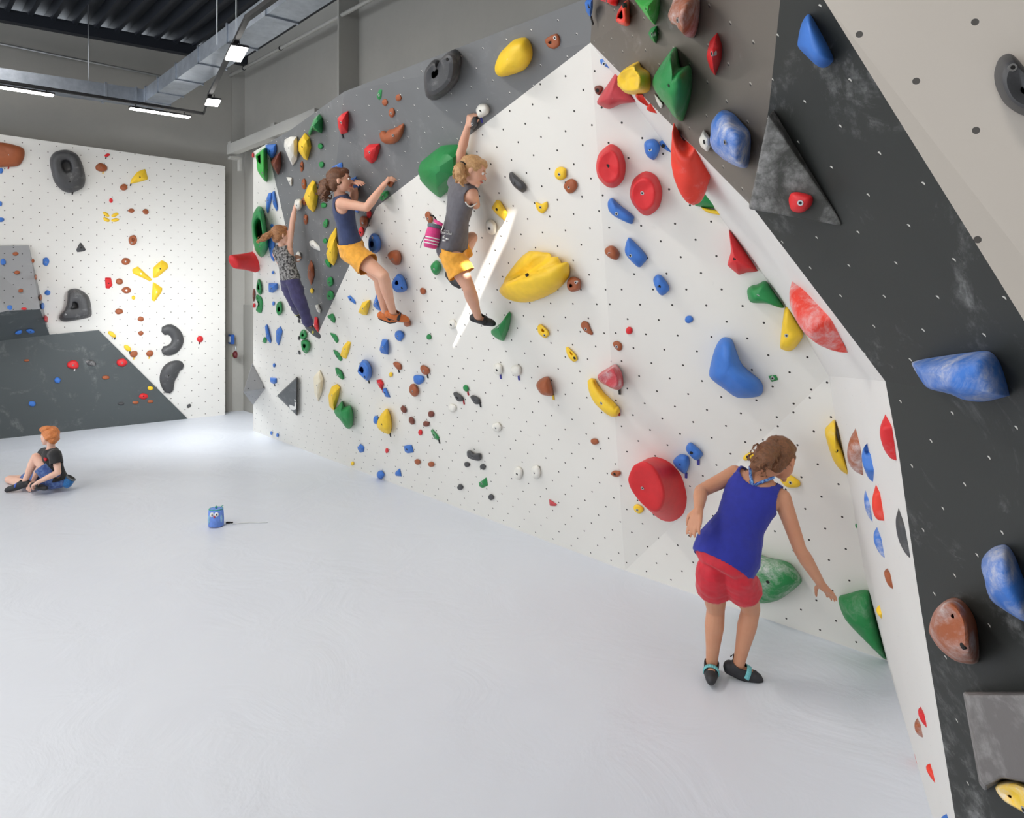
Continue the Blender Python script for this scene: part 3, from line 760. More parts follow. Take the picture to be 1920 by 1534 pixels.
W2;Y;o;.12;1547,810 1555,795 1566,788 1570,820 1583,850 1595,888 1580,884 1562,860;!tall curved yellow hold on the fold left of the chalky brown lens hold
W2;Y;f;;1605,918 1613,910 1617,922 1614,938 1608,928;!small notched yellow hold in the fold left of a chalky blue sliver
S;B;s;;1625,915 1633,945 1637,980 1624,965 1619,935:0,2;!chalky blue sliver hold left of the bright red block hold
S;O;s;;1643,906 1652,925 1662,976 1640,976 1633,940:0,2;!bright red block hold on the white return right of a blue sliver
W2;G;o;;e 1607 986 3 5 -20;!tiny green hold in the fold at the height of the red block hold
S;B;s;;1645,987 1653,1010 1660,1047 1650,1040 1639,1020 1637,1000:0,2;!chalky blue lens hold below the bright red block hold
S;K;s;;1685,953 1696,985 1710,1050 1696,1037 1683,1010 1678,975:0,2;!black lens hold on the white return beside the slate edge
S;N;s;;1664,1066 1670,1075 1676,1102 1663,1095 1656,1072:0,2;!brown hold on the white return below the black and blue lens holds
S;Y;s;;1653,1135 1657,1150 1658,1165 1647,1155 1641,1143:0,2;!yellow notched hold right of the green corner hold
S;R;s;;1727,1325 1734,1340 1739,1362 1724,1347 1720,1332:0,2;!small red lens hold low on the white return, touching a brown one
S;N;s;;1722,1345 1729,1360 1733,1378 1718,1376 1713,1358:0,2;!small chalky brown hold low on the white return touching a red one
S;O;s;;1713,1404 1720,1420 1727,1441 1716,1427:0,2;!thin bright red sliver hold low in the floor fold at the right
S;O;s;;1747,1431 1753,1450 1759,1474 1741,1453 1734,1435:0,2;!bright red pointed hold, lowest complete one on the white return
S;B;s;;1775,1526 1778,1535 1780,1550 1764,1550 1763,1533:0,2;!dark blue hold cut by the bottom photo edge on the white return
W2;G;o;.16;1385,1040 1403,1031 1440,1045 1480,1055 1503,1085 1495,1100 1460,1125 1425,1131 1395,1120;!large chalky green hold behind the legs of the woman in red shorts
W2;G;o;.15;1572,1122 1590,1113 1628,1107 1640,1150 1652,1195 1662,1237 1620,1197 1585,1160;!green corner hold touched by the hand of the woman in red shorts
W2;Y;o;;1462,897 1480,890 1500,903 1497,913 1475,913;!yellow hold right below the chin of the woman in red shorts
W1B;Y;o;;e 1405 856 12 7 -20;!yellow hold mostly hidden behind the hair of the woman in red shorts
W;R;D;.26;1203,873 1213,860 1232,857 1256,867 1277,891 1288,932 1282,962 1263,977 1240,975 1215,955 1203,940 1197,905;!giant red bell shaped hold near the woman in red shorts
W;Y;o;;1188,950 1195,945 1207,952 1205,960 1198,963 1190,958;!small yellow hold under the giant red bell shaped hold
W1B;B;o;.06;1286,842 1292,830 1300,832 1318,850 1308,863 1298,858;!upper one of two blue holds right of the giant red hold;b
W1B;B;o;.06;1262,865 1275,852 1290,855 1293,870 1285,888 1272,880;!lower one of two blue holds right of the giant red hold;b
W;B;p.3@698,457;.10;e 703 456 11.5 19.5 0;!blue ring hold in front of the thighs of the woman in navy
W;N;o;.08;727,478 735,470 748,470 753,482 750,495 742,497 732,488;!brown egg shaped hold above the knee of the woman in navy
W;B;p.22@745,529;.09;737,527 747,513 758,520 764,540 758,547 745,548 737,540;!blue cornered ring hold right of the knee of the woman in navy
W;N;o;;e 793 546 5.5 6.5 -30
W;G;o;.07;808,498 818,488 826,495 826,508 818,516 810,508;!dark green round hold below the pink chalk bag
W;B;f;;652,556 657,554 667,565 667,571 655,563;!small blue slab hold left of the yellow hood hold
W;Y;f;.08;672,585 680,567 694,562 693,575 688,591 680,590;!yellow hood shaped hold below the thighs of the woman in navy
W;B;f;.08;700,572 706,552 713,555 716,583 706,580;!blue hold just behind the calves of the woman in navy
W;N;o;.05;e 764 606 6.5 7 0;!brown hold under the front shoe of the woman in navy
W;n;o;;e 711 545 4 6 0
W;G;o;;614,593 624,588 629,598 627,606 618,598;!green hold in the slanting chain, topmost one outside the grey wedge
W;G;o;;619,624 630,628 635,638 631,643 624,633;!green hold in the slanting chain, second below the grey wedge
W;G;o;;625,656 634,660 642,673 638,677 630,668;!green hold in the slanting chain, touching a yellow pointed hold
W;G;o;;629,689 640,695 645,708 642,712 632,703;!green hold in the slanting chain, lowest one left of the blue ring
W;Y;f;;638,667 643,650 652,640 658,642 655,658 649,673;!yellow pointed hold beside the chain of green holds
W;B;p.3@678,692;.11;673,690 680,675 690,677 697,690 697,705 690,714 680,706 673,699;!blue handle shaped hold low right of the chain of green holds;k
W;B;f;.08;712,655 717,636 727,637 729,650 728,665 715,662;!upright blue hold below the shoes of the woman in navy
W;B;o;;e 749 629 9 10 0;!round blue hold below the shoes of the woman in navy
W;N;o;;737,682 743,678 752,683 753,692 746,693;!brown curved hold with tape below the upright blue hold;k
W;Y;o;;e 733 702 3.5 4.5 0
W;G;o;;e 804.5 632 4.5 5.5 0
W;N;o;;788,690 793,684 804,690 806,698 800,703 792,700;!brown round hold with tape above a blue half disc hold;k
W;B;o;;776,705 785,703 795,706 794,716 786,721 777,717;!blue half disc hold between two brown holds low left of the sun streak
W;N;o;;e 776.5 732 8.5 12 -15;!brown oval hold below the blue half disc hold
W;R;f;;706,713 715,711 720,720 716,731 710,724;!small red hold touching a pale blue one, low left on the white wall;r
W;B;f;;717,730 724,727 732,745 723,744;!small pale blue hold just below the small red one
W;Y;f;.09;616,742 622,725 632,720 638,726 635,745 627,770 618,762;!yellow curved hold left of the big green heart shaped hold
W;G;o;.14;627,772 635,760 642,752 647,762 658,761 663,780 661,798 653,804 640,789;!big green heart shaped hold low left on the white wall
W;B;o;;e 705.5 787 5.5 8 0;!blue hold peeping out behind the big yellow teardrop hold
W;Y;o;.11;708,790 716,775 726,766 733,780 735,800 730,814 715,808 708,800;!big yellow teardrop hold low left on the white wall;k
W;n;o;;e 757 767.5 5 7.5 -25;!upper left of four tiny dark brown footholds right of the yellow teardrop hold
W;n;o;;e 772 789 5 7.5 -25
W;n;o;;e 808.5 776.5 6 6 0
W;n;o;;e 799.5 795 6.5 5.5 0
W;R;o;;e 788 811 4 5.5 0
W;G;f;;808,808 811,804 824,820 822,826 814,822;!small chalky green hold with tape low left on the white wall;k
W;B;f;;670,840 676,832 683,838 682,847 675,849;!blue hold low below the big green heart shaped hold
W;R;o;;e 725.5 845 3 5 0
W;B;f;;758,836 772,834 776,848 764,850 759,846;!square blue hold low left, above two tiny brown ones
W;N;o;;e 783 866 6 5 20;!left one of two tiny brown footholds below the square low blue hold
W;N;o;;e 809 870.5 6.5 5 10;!right one of two tiny brown footholds below the square low blue hold
W;Y;o;;e 661 869 3 4 0
W;B;o;;e 714 890 7 8 0;!round blue hold at the floor line, left one of a low blue pair
W;B;f;;741,886 750,878 753,893 742,892;!pointed blue hold at the floor line, right one of a low blue pair
W;c;f;.08;588,707 600,694 607,710 604,735 597,753 590,738;!large cream teardrop hold low left beside the chain of green holds
W;W;o;;e 848 608 7.5 9 0;!white round hold at the left edge of the sun streak
W;G;r.3@568,628;;e 569 628 7 9.5 0;!green ring hold by the shoe of the girl in dark trousers, upper one of two
W;G;r.3@571,648;;565,640 575,637 582,645 580,657 574,663 567,656;!green ring hold below the shoe of the girl in dark trousers, lower one of two
W;K;o;;e 560.5 602 1.8 4 0
W;K;o;;e 560.5 634 1.8 4 0
W;K;o;;e 561 661 1.8 4 -15
'''
SURF = {'L': ['wall_back'], 'KICK': ['wall_back_kicker'], 'PIL': ['wall_back_pillar'], 'W': ['wall_main'], 'G': ['wall_main'], 'WG': ['wall_main'], 'W1B': ['wall_main'], 'W2': ['wall_main'],
        'S': ['wall_return'], 'R1': ['wall_overhang'], 'R2': ['wall_overhang'], 'R3': ['wall_overhang'], 'R4': ['wall_overhang']}
FIX = {'L': (LP, NL), 'W': (PA, N1), 'WG': (PA, N1), 'G': (PA, N1), 'W1B': p1b, 'W2': p2, 'R1': p1r, 'R2': p2r, 'R3': p3, 'R4': pr4, 'KICK': dp}
def in_poly(q, poly):
    ins = False; n = len(poly)
    for i in range(n):
        (x1, y1), (x2, y2) = poly[i], poly[(i+1) % n]
        if (y1 > q[1]) != (y2 > q[1]) and q[0] < (x2-x1)*(q[1]-y1)/(y2-y1)+x1: ins = not ins
    return ins
FPX = {k: [(c, n, [PX(p) for p in pts]) for c, n, pts in v if pts] for k, v in FAC.items()}
def plane_at(pl, u, v):
    for nm in SURF[pl]:
        for c, n, poly in FPX.get(nm, []):
            if in_poly((u, v), poly):
                if pl == 'W1B' and (c-D).length > 99: continue
                return c, n
    if pl in FIX: return FIX[pl]
    c, n, _ = min(FPX[SURF[pl][0]], key=lambda f: (sum(x for x, y in f[2])/len(f[2])-u)**2+(sum(y for x, y in f[2])/len(f[2])-v)**2)
    return c, n
def catmull(pts, n, sharp=0.0):
    m = len(pts); per = max(2, round(n/m)); out = []
    for i in range(m):
        p0, p1, p2_, p3_ = pts[i-1], pts[i], pts[(i+1) % m], pts[(i+2) % m]
        for k in range(per):
            t = k/per
            f = lambda a, b, c, d: .5*(2*b+(c-a)*t+(2*a-5*b+4*c-d)*t*t+(3*b-a-3*c+d)*t**3)
            x, y = f(p0[0], p1[0], p2_[0], p3_[0]), f(p0[1], p1[1], p2_[1], p3_[1])
            lx, ly = p1[0]+(p2_[0]-p1[0])*t, p1[1]+(p2_[1]-p1[1])*t
            out.append((x*(1-sharp)+lx*sharp, y*(1-sharp)+ly*sharp))
    return out
LIFT = .0015
PROF = {'o': [(1, 0), (.985, .22), (.93, .45), (.84, .64), (.70, .81), (.52, .92), (.30, .98), (.12, 1.0)],
        'f': [(1, 0), (.965, .20), (.62, .72), (.16, 1.0)],
        'v': [(1, 0), (.99, .04), (.02, 1.0)],
        't': [(1, 0), (.97, .5), (.85, .85), (.4, 1.0)],
        'd': [(1, 0), (.985, .10), (.90, .35), (.80, .70), (.745, .93), (.70, 1.0), (.60, .985), (.35, .93), (.12, .91)],
        'D': [(1, 0), (.985, .06), (.93, .22), (.87, .45), (.83, .70), (.80, .90), (.77, .98), (.72, 1.0), (.55, .985), (.3, .96), (.1, .95)]}
def make_hold(row, i):
    f = row.split(';'); f += ['']*(7-len(f)); pl, col, sty, dep, geo, words, tp = f[:7]
    kind = sty[0]; hole_r = 0; apex = None
    if '@' in sty: a, b = sty[1:].split('@'); hole_r = float(a); apex = tuple(float(x) for x in b.split(','))
    side = None
    if ':' in geo: geo, side = geo.split(':')
    if geo.startswith('e '):
        cx, cy, rx, ry, rot = [float(x) for x in geo[2:].split()]; r = math.radians(rot); rr = random.Random(i); pts = []
        for k in range(10):
            a = 2*math.pi*k/10; q = 1+rr.uniform(-.09, .09); x, y = rx*math.cos(a)*q, ry*math.sin(a)*q
            pts.append((cx+x*math.cos(r)-y*math.sin(r), cy+x*math.sin(r)+y*math.cos(r)))
    else: pts = [tuple(float(z) for z in x.split(',')) for x in geo.split()]
    raw = pts
    rad_px = None
    if kind == 'c': rad_px = [float(x) for x in sty[1:].split(',')]
    cu = sum(p[0] for p in pts)/len(pts); cv_ = sum(p[1] for p in pts)/len(pts)
    w_, h_ = max(p[0] for p in pts)-min(p[0] for p in pts), max(p[1] for p in pts)-min(p[1] for p in pts)
    big = w_*h_ > 420; chalk = 0
    w5 = ' '.join(words.split()[:5])
    if 'chalk' in w5: chalk = 3
    elif pl in ('R1', 'R2', 'R3', 'W2') or (pl == 'S' and col != 'Y') or col == 'K': chalk = 1
    mt = hmat(col, chalk)
    c, n = plane_at(pl, cu, cv_)
    if kind == 'h':        # horn: cone straight off the wall
        b0 = hit(478, 491, c, n); s = 1/1350*b0.y; tip = P(438, 491, (hit(478, 491, c, n)).y-.36)
        dirv = (tip-b0); x, y, d = frame(dirv.normalized()); vs, fs = [], []; L = 12
        prof = [(0, 1.0), (.15, .93), (.35, .82), (.6, .72), (.85, .66), (1, .62), (1.03, .5)]
        pu = V((0, 0, 1)); pv = dirv.normalized().cross(pu).normalized(); pu = pv.cross(dirv.normalized())
        for t_, r_ in prof:
            for k in range(16):
                a = 2*math.pi*k/16; rad = 20*s*r_
                vs.append(b0+dirv*t_*(1+.10*math.sin(a))+pu*math.sin(a)*rad+pv*math.cos(a)*rad*.8)
        for j in range(len(prof)-1):
            for k in range(16): fs.append((j*16+k, j*16+(k+1) % 16, (j+1)*16+(k+1) % 16, (j+1)*16+k))
        fs.append(tuple(range((len(prof)-1)*16, len(prof)*16)))
        fs = [tuple(reversed(q)) for q in fs]
        o = mesh('climbing_hold', vs, fs, mt, smooth=True, origin=b0)
        return finish(o, words, pl, (cu, cv_), (w_, h_), col, kind, b0, n, tp, raw, None, big)
    if side:
        i0, i1 = [int(x) for x in side.split(',')]
        m = len(pts); right = []; k = i0
        while True:
            right.append(pts[k])
            if k == i1: break
            k = (k+1) % m
        left = [pts[i0]]; k = i0
        while k != i1: k = (k-1) % m; left.append(pts[k])
        for _ in range(2):
            nl = [left[0]]
            for q0, q1 in zip(left, left[1:]): nl += [(q0[0]*.75+q1[0]*.25, q0[1]*.75+q1[1]*.25), (q0[0]*.25+q1[0]*.75, q0[1]*.25+q1[1]*.75)]
            left = nl+[left[-1]]
        c, n = plane_at(pl, sum(p[0] for p in right)/len(right)-1, sum(p[1] for p in right)/len(right))
        def samp(poly, t):
            ls = [math.dist(poly[j], poly[j+1]) for j in range(len(poly)-1)]; T_ = sum(ls)*t
            for j, l in enumerate(ls):
                if T_ <= l or j == len(ls)-1:
                    q = T_/l if l else 0; q = min(q, 1); a, b = poly[j], poly[j+1]; return (a[0]+(b[0]-a[0])*q, a[1]+(b[1]-a[1])*q)
                T_ -= l
        NS, NA = 20, 11; vs, fs = [], []
        ax = hit(*right[-1], c, n)-hit(*right[0], c, n); wd = n.cross(ax.normalized())
        if wd.y < 0: wd = -wd        # away from the viewer
        Lm = ax.length
        for j in range(NS+1):
            t = j/NS; pr, plf = samp(right, t), samp(left, t)
            base = hit(*pr, c, n); y = base.y
            g = (PX(base+n*.05)[0]-PX(base)[0])/.05
            W = max(.004, min(.22*Lm, .10)*math.sin(math.pi*min(max(t, .02), .98))**.6)
            ctr = base+wd*W*.9
            hh = max(0, min(.34, (plf[0]-PX(ctr)[0])/g)); py = PX(ctr+n*hh)[1]
            off = V((0, 0, -(plf[1]-py)/F_PX*y))
            for k in range(NA+1):
                a = math.pi*k/NA; hgt = math.sin(a)**.8 if 0 < k < NA else 0
                vs.append(ctr-wd*W*math.cos(a)+(n*hh+off*.9)*hgt)
        for j in range(NS):
            for k in range(NA): a = j*(NA+1)+k; fs.append((a, a+1, a+NA+2, a+NA+1))
        cen = sum(vs, V())/len(vs)
        me_n = (vs[fs[3][1]]-vs[fs[3][0]]).cross(vs[fs[3][2]]-vs[fs[3][0]])
        if me_n.dot(n) < 0: fs = [tuple(reversed(q)) for q in fs]
        o = mesh('climbing_hold', vs, fs, mt, smooth=True, origin=cen-n*cen.dot(n)+n*c.dot(n))
        return finish(o, words, pl, (cu, cv_), (w_, h_), col, 's', None, n, tp, raw, None, big)
    if rad_px:             # curved sausage shaped hold lying on the wall
        pl_pts, pr_ = [], []
        m = len(pts)
        for j in range((m-1)*5+1):
            a_ = min(j//5, m-2); t = (j-5*a_)/5; g_ = lambda L_, q: L_[max(0, min(m-1, q))]
            cm = lambda p0, p1, p2_, p3_: .5*(2*p1+(p2_-p0)*t+(2*p0-5*p1+4*p2_-p3_)*t*t+(3*p1-p0-3*p2_+p3_)*t**3)
            x = cm(*[g_(pts, a_+q)[0] for q in (-1, 0, 1, 2)]); y = cm(*[g_(pts, a_+q)[1] for q in (-1, 0, 1, 2)]); r_ = cm(*[g_(rad_px, a_+q) for q in (-1, 0, 1, 2)])
            b = hit(x, y, c, n); pl_pts.append((x, y)); pr_.append(r_)
        vs, fs = [], []; NA = 12; dmax = float(dep); rm = max(rad_px)
        rows_ = [(0, .05)]+[(j, 1) for j in range(len(pl_pts))]+[(len(pl_pts)-1, .05)]
        for idx, (j, e_) in enumerate(rows_):
            x, y = pl_pts[j]; x0, y0 = pl_pts[max(0, j-1)]; x1, y1 = pl_pts[min(len(pl_pts)-1, j+1)]; l_ = math.hypot(x1-x0, y1-y0); nx, ny = -(y1-y0)/l_, (x1-x0)/l_
            tx, ty = (x1-x0)/l_, (y1-y0)/l_; sh_ = (-.45 if idx == 0 else .45)*pr_[j] if e_ < 1 else 0
            for q in range(NA+1):
                a = math.pi*q/NA; w_2 = math.cos(a)*pr_[j]*e_; z = math.sin(a)**.8*dmax*(pr_[j]/rm)**.7*(e_ if e_ == 1 else .2) if 0 < q < NA else 0
                u2, v2 = x+nx*w_2+tx*sh_, y+ny*w_2+ty*sh_; pa = hit(u2, v2, c, n, z+LIFT); pb = hit(u2, v2, c, n)+n*(z+LIFT); vs.append(pa*.7+pb*.3)
        for j in range(len(rows_)-1):
            for q in range(NA): a = j*(NA+1)+q; fs.append((a, a+1, a+NA+2, a+NA+1))
        f0 = fs[len(fs)//2+NA//2]
        if (vs[f0[1]]-vs[f0[0]]).cross(vs[f0[2]]-vs[f0[0]]).dot(n) < 0: fs = [tuple(reversed(q)) for q in fs]
        mid = pl_pts[len(pl_pts)//2]; b0 = hit(*mid, c, n)
        o = mesh('climbing_hold', vs, fs, mt, smooth=True, origin=b0)
        return finish(o, words, pl, (cu, cv_), (w_, h_), col, 'c', b0, n, tp, raw, (dmax, None, 0, pl_pts, mid, .7), True)
    sharp = {'f': .75, 'v': 1, 'o': .1}.get(kind, .15)
    np_ = 40 if big else 20
    out = catmull(pts, np_, sharp)
    if apex is None:
        apex = (cu-.10*w_*(1 if pl in ('W', 'G', 'WG', 'W1B') else 0), cv_+(.06*h_ if kind == 'o' else -.02*h_))
    if kind == 'd': apex = (cu-.08*w_, cv_-.04*h_)
    if kind == 'D': apex = (1209, 909)
    b0 = hit(*apex, c, n); s = b0.y/F_PX
    bs = [hit(*q, c, n) for q in out]
    mn = min((b-b0).length for b in bs)
    size = 2*mn
    d_ = float(dep) if dep else max(.018, min(.09, size*.42))
    if kind in 'rp' and hole_r:
        prof = [(1, 0), (.98, .3), (.9, .68), (.78, .92), (.62, 1.0)]; hr = hole_r
        prof = [(x, y) for x, y in prof if x > hr*1.25]+[(hr*1.18, .93), (hr, .78), (hr*.86, .35), (hr*.8, .04)]
    elif kind == 'Y': prof = PROF['o']
    else: prof = PROF[kind]
    vs, fs = [], []; N = len(out); sh = .85
    if kind == 'D': DTOP = catmull([(1180, 888), (1188, 873), (1206, 866), (1223, 876), (1236, 898), (1243, 925), (1240, 945), (1230, 958), (1214, 953), (1196, 936), (1182, 915), (1177, 900)], np_, sharp)
    h, wv = uvbasis(n)
    for ri, (r, z) in enumerate(prof):
        for k, q in enumerate(out):
            # outline taken from the picture on the plane raised by the ring height (partly sheared to the eye)
            qq = (apex[0]+(q[0]-apex[0])*r, apex[1]+(q[1]-apex[1])*r)
            if kind == 'D':
                fo = DTOP[k]; a_ = z**.8
                if r > .74: qq = (q[0]+(fo[0]-q[0])*a_*.96, q[1]+(fo[1]-q[1])*a_*.96)
                else: qq = (apex[0]+(fo[0]-apex[0])*r/.76, apex[1]+(fo[1]-apex[1])*r/.76)
            pa = hit(*qq, c, n, d_*z); pb = hit(*qq, c, n)+n*d_*z
            p = pa*(sh if kind != 'D' else 1)+pb*((1-sh) if kind != 'D' else 0)
            if 0 < ri and kind in 'ord' and not hole_r:
                p += n*(noise.noise(p*18+V((i, 0, 0)))*d_*.10*(z if r < .95 else 0))
            if kind == 'Y':
                # three grooves fanning from the lower left, a deep shelf line between lobes
                e = (qq[0]-940)*.92-(qq[1]-548)*-.38; line = (qq[1]-(528-(qq[0]-950)*.28))
                if line < 0: p -= n*d_*.35*min(1, z*1.2); g = math.sin((qq[0]*.55+qq[1]*.75)*.13+1.2); p += n*(-.16*d_*max(0, g)**2*z*2)
            vs.append(p+n*LIFT)
    for j in range(len(prof)-1):
        for k in range(N): fs.append((j*N+k, j*N+(k+1) % N, (j+1)*N+(k+1) % N, (j+1)*N+k))
    fs.append(tuple(range((len(prof)-1)*N, len(prof)*N)))
    nf = sum(((vs[fs[k][1]]-vs[fs[k][0]]).cross(vs[fs[k][2]]-vs[fs[k][0]]).dot((vs[fs[k][0]]+vs[fs[k][2]])/2-b0) for k in range(N)), 0)
    if nf < 0: fs = [tuple(reversed(q)) for q in fs]
    rot = Matrix((h, wv, n)).transposed()
    o = mesh('climbing_hold', vs, fs, mt, smooth=(kind != 'v'), origin=b0, rot=rot)
    if kind == 'f' or hole_r:
        if kind == 'f':
            for p in o.data.polygons: p.use_smooth = True
        md = o.modifiers.new('edges', 'BEVEL'); md.width = max(.002, size*.03); md.segments = 2; md.limit_method = 'ANGLE'; md.angle_limit = .5
    return finish(o, words, pl, (cu, cv_), (w_, h_), col, kind, b0, n, tp, raw, (d_, prof, hole_r, out, apex, sh), big)
INFO = []
def finish(o, words, pl, c, wh, col, kind, b0, n, tp, raw, prof, big):
    INFO.append([o, words, pl, c, wh, col, kind])
    if b0 is None:
        b0 = PMv(o); 
    if prof and (big or max(wh) > 16) and kind not in 'vt':
        d_, pf, hr, out, apex, sh = prof
        q = apex; z = d_*.99
        if hr or kind in 'D': # bolt beside the pocket
            j = max(range(len(out)), key=lambda k: math.dist(out[k], apex)); q = (apex[0]+(out[j][0]-apex[0])*.62, apex[1]+(out[j][1]-apex[1])*.62); z = d_*1.0
            if kind == 'D': z = d_*.97; q = apex
        pa = hit(*q, b0, n, z); pb = hit(*q, b0, n)+n*z; p = pa*sh+pb*(1-sh)
        if kind == 'd': p -= n*d_*.08
        h, wv = uvbasis(n); r1 = .011 if p.y > 3 else .009
        vs, fs = tube_geo([p-n*.012, p+n*.0025], [r1, r1], 12)
        vs2, fs2 = tube_geo([p+n*.0026, p+n*.0032], [r1*.55, r1*.55], 8)
        b = mesh('bolt', *join_geo((vs, fs), (vs2, fs2)), [M['bolt'] if (hash_(o.name) % 3) else M['dark'], M['dark']], o, origin=p)
        for k in range(len(fs), len(fs)+len(fs2)): b.data.polygons[k].material_index = 1
    if tp:
        lo = max(raw, key=lambda p: p[1]+.0*p[0]); cx = lo[0]+1
        h, wv = uvbasis(n)
        p = hit(cx, lo[1]-2, b0, n)+n*.004
        ln = .05 if b0.y > 8 else .042
        t = box('route_tape', p-wv*ln*.5, h*.0085, wv*ln*.5+h*.004, n*.003, TAGM[tp], o)
        t['label'] = TAGN[tp]+' route tape'
    return o
def PMv(o): return PM[o.name].translation.copy()
def hash_(s): return sum(ord(ch)*(i+3) for i, ch in enumerate(s))
rows = [r for r in HOLDS.strip().split('\n') if r.strip()]
for i, r in enumerate(rows): make_hold(r, i)
# labels: own words, or colour + nearest named neighbour
CN = {'Y': 'yellow', 'B': 'blue', 'R': 'red', 'N': 'brown', 'G': 'green', 'K': 'black', 'W': 'white', 'O': 'bright red', 'g': 'light green', 'P': 'dusty pink', 'c': 'cream', 'n': 'dark brown'}
WN = {'L': 'on the back wall', 'KICK': 'on the dark kicker', 'PIL': 'on the grey pillar volume', 'W': 'on the long white wall', 'G': 'on the grey panel'}
used = set()
GRP = {'L': 'holds on the back climbing wall', 'KICK': 'holds on the dark kicker', 'PIL': 'holds on the grey pillar volume', 'G': 'holds on the grey panel', 'WG': 'holds on the grey panel', 'W': 'holds on the long white wall', 'W1B': 'holds on the long white wall', 'W2': 'holds on the long white wall',
       'S': 'holds on the white return face', 'R1': 'holds on the brown overhang', 'R2': 'holds on the slate overhang', 'R3': 'holds on the slate overhang', 'R4': 'holds on the slate overhang'}
for rec in INFO:
    if rec[1].startswith('!'): used.add(rec[1][1:])
named = [(r[1][1:], r[3], r[2]) for r in INFO if r[1].startswith('!') and len(r[1].split()) <= 18]
# short handles for neighbours
EXTRA = {0: None}
HANDLES = [((22, 290), 'the big brown block', 'L'), ((126, 320), 'the large grey oval pocket hold', 'L'), ((260, 330), 'the yellow wedge', 'L'), ((207, 407), 'the yellow butterfly shape', 'L'), ((249, 450), 'the round brown pocket hold', 'L'),
  ((285, 520), 'the yellow petal star', 'L'), ((142, 573), 'the dark three cornered pocket hold', 'L'), ((320, 638), 'the black C shaped hold', 'L'), ((203, 530), 'the red block', 'L'),
  ((171, 681), 'the chalky dark hold', 'KICK'), ((229, 680), 'the pinkish red hold', 'KICK'), ((60, 757), 'the lower blue hold', 'KICK'), ((269, 743), 'the low red hold', 'KICK'),
  ((492, 305), 'the light green top hold', 'W'), ((489, 433), 'the big green ring', 'W'), ((460, 490), 'the red horn', 'W'), ((512, 540), 'the square blue hold', 'W'), ((473, 720), 'the grey diamond volume', 'W'), ((486, 550), 'the narrow green rings', 'W'), ((524, 580), 'the small green ring', 'W'), ((540, 742), 'the dark triangle volume', 'W'), ((524, 630), 'the blue feather hold', 'W'),
  ((546, 280), 'the large white shield hold', 'G'), ((572, 272), 'the yellow shield hold', 'G'), ((584, 368), 'the large yellow leaf hold', 'G'), ((590, 460), 'the white angular hold', 'G'), ((623, 470), 'the yellow leaf hold behind the woman', 'G'), ((584, 512), 'the long brown hold', 'G'), ((735, 250), 'the brown crescent', 'G'), ((712, 177), 'the narrow green hold', 'G'), ((666, 345), 'the blue hold by the face', 'G'), ((598, 578), 'the small white tip hold', 'G'),
  ((1005, 520), 'the giant yellow hold', 'W'), ((1145, 705), 'the pink cup hold', 'W'), ((1135, 745), 'the yellow banana', 'W'), ((1232, 917), 'the giant red bell', 'W'), ((648, 780), 'the big green heart', 'W'), ((721, 790), 'the yellow teardrop', 'W'), ((685, 695), 'the blue handle hold', 'W'), ((750, 530), 'the blue cornered ring', 'W'), ((777, 732), 'the brown oval below the half disc', 'W'), ((766, 842), 'the square low blue hold', 'W'), ((816, 815), 'the chalky green hold', 'W'), ((888, 855), 'the black saddle hold', 'W'), ((907, 905), 'the small green block', 'W'), ((883, 745), 'the two black beans', 'W'), ((720, 650), 'the upright blue hold', 'W'), ((817, 502), 'the dark green round hold', 'W'), ((566, 648), 'the lower green ring', 'W'), ((1020, 724), 'the lobed brown hold', 'W')]
def direction(a, b):       # where a is, seen from b
    dx, dy = a[0]-b[0], a[1]-b[1]; s = []
    if abs(dx) > abs(dy)*2.2: return 'right of' if dx > 0 else 'left of'
    if abs(dy) > abs(dx)*2.2: return 'below' if dy > 0 else 'above'
    return ('lower right of' if dx > 0 else 'lower left of') if dy > 0 else ('upper right of' if dx > 0 else 'upper left of')
PILW = {(29, 476): 'topmost on the front of the grey pillar volume', (6, 491): 'at the left photo edge high on the grey pillar volume', (32, 511): 'second from the top on the front of the grey pillar volume', (39, 545): 'third from the top on the front of the grey pillar volume',
        (62, 489): 'uppermost on the right edge of the grey pillar volume', (67, 520): 'second down the right edge of the grey pillar volume', (76, 558): 'third down the right edge of the grey pillar volume', (18, 577): 'at the lower left corner of the grey pillar front', (80, 574): 'on the right edge of the grey pillar volume near its crease',
        (45, 579): 'on the crease of the grey pillar volume', (86, 598): 'lowest on the right edge of the grey pillar volume', (35, 623): 'left of a pair on the dark underside of the pillar', (57, 621): 'right of a pair on the dark underside of the pillar'}
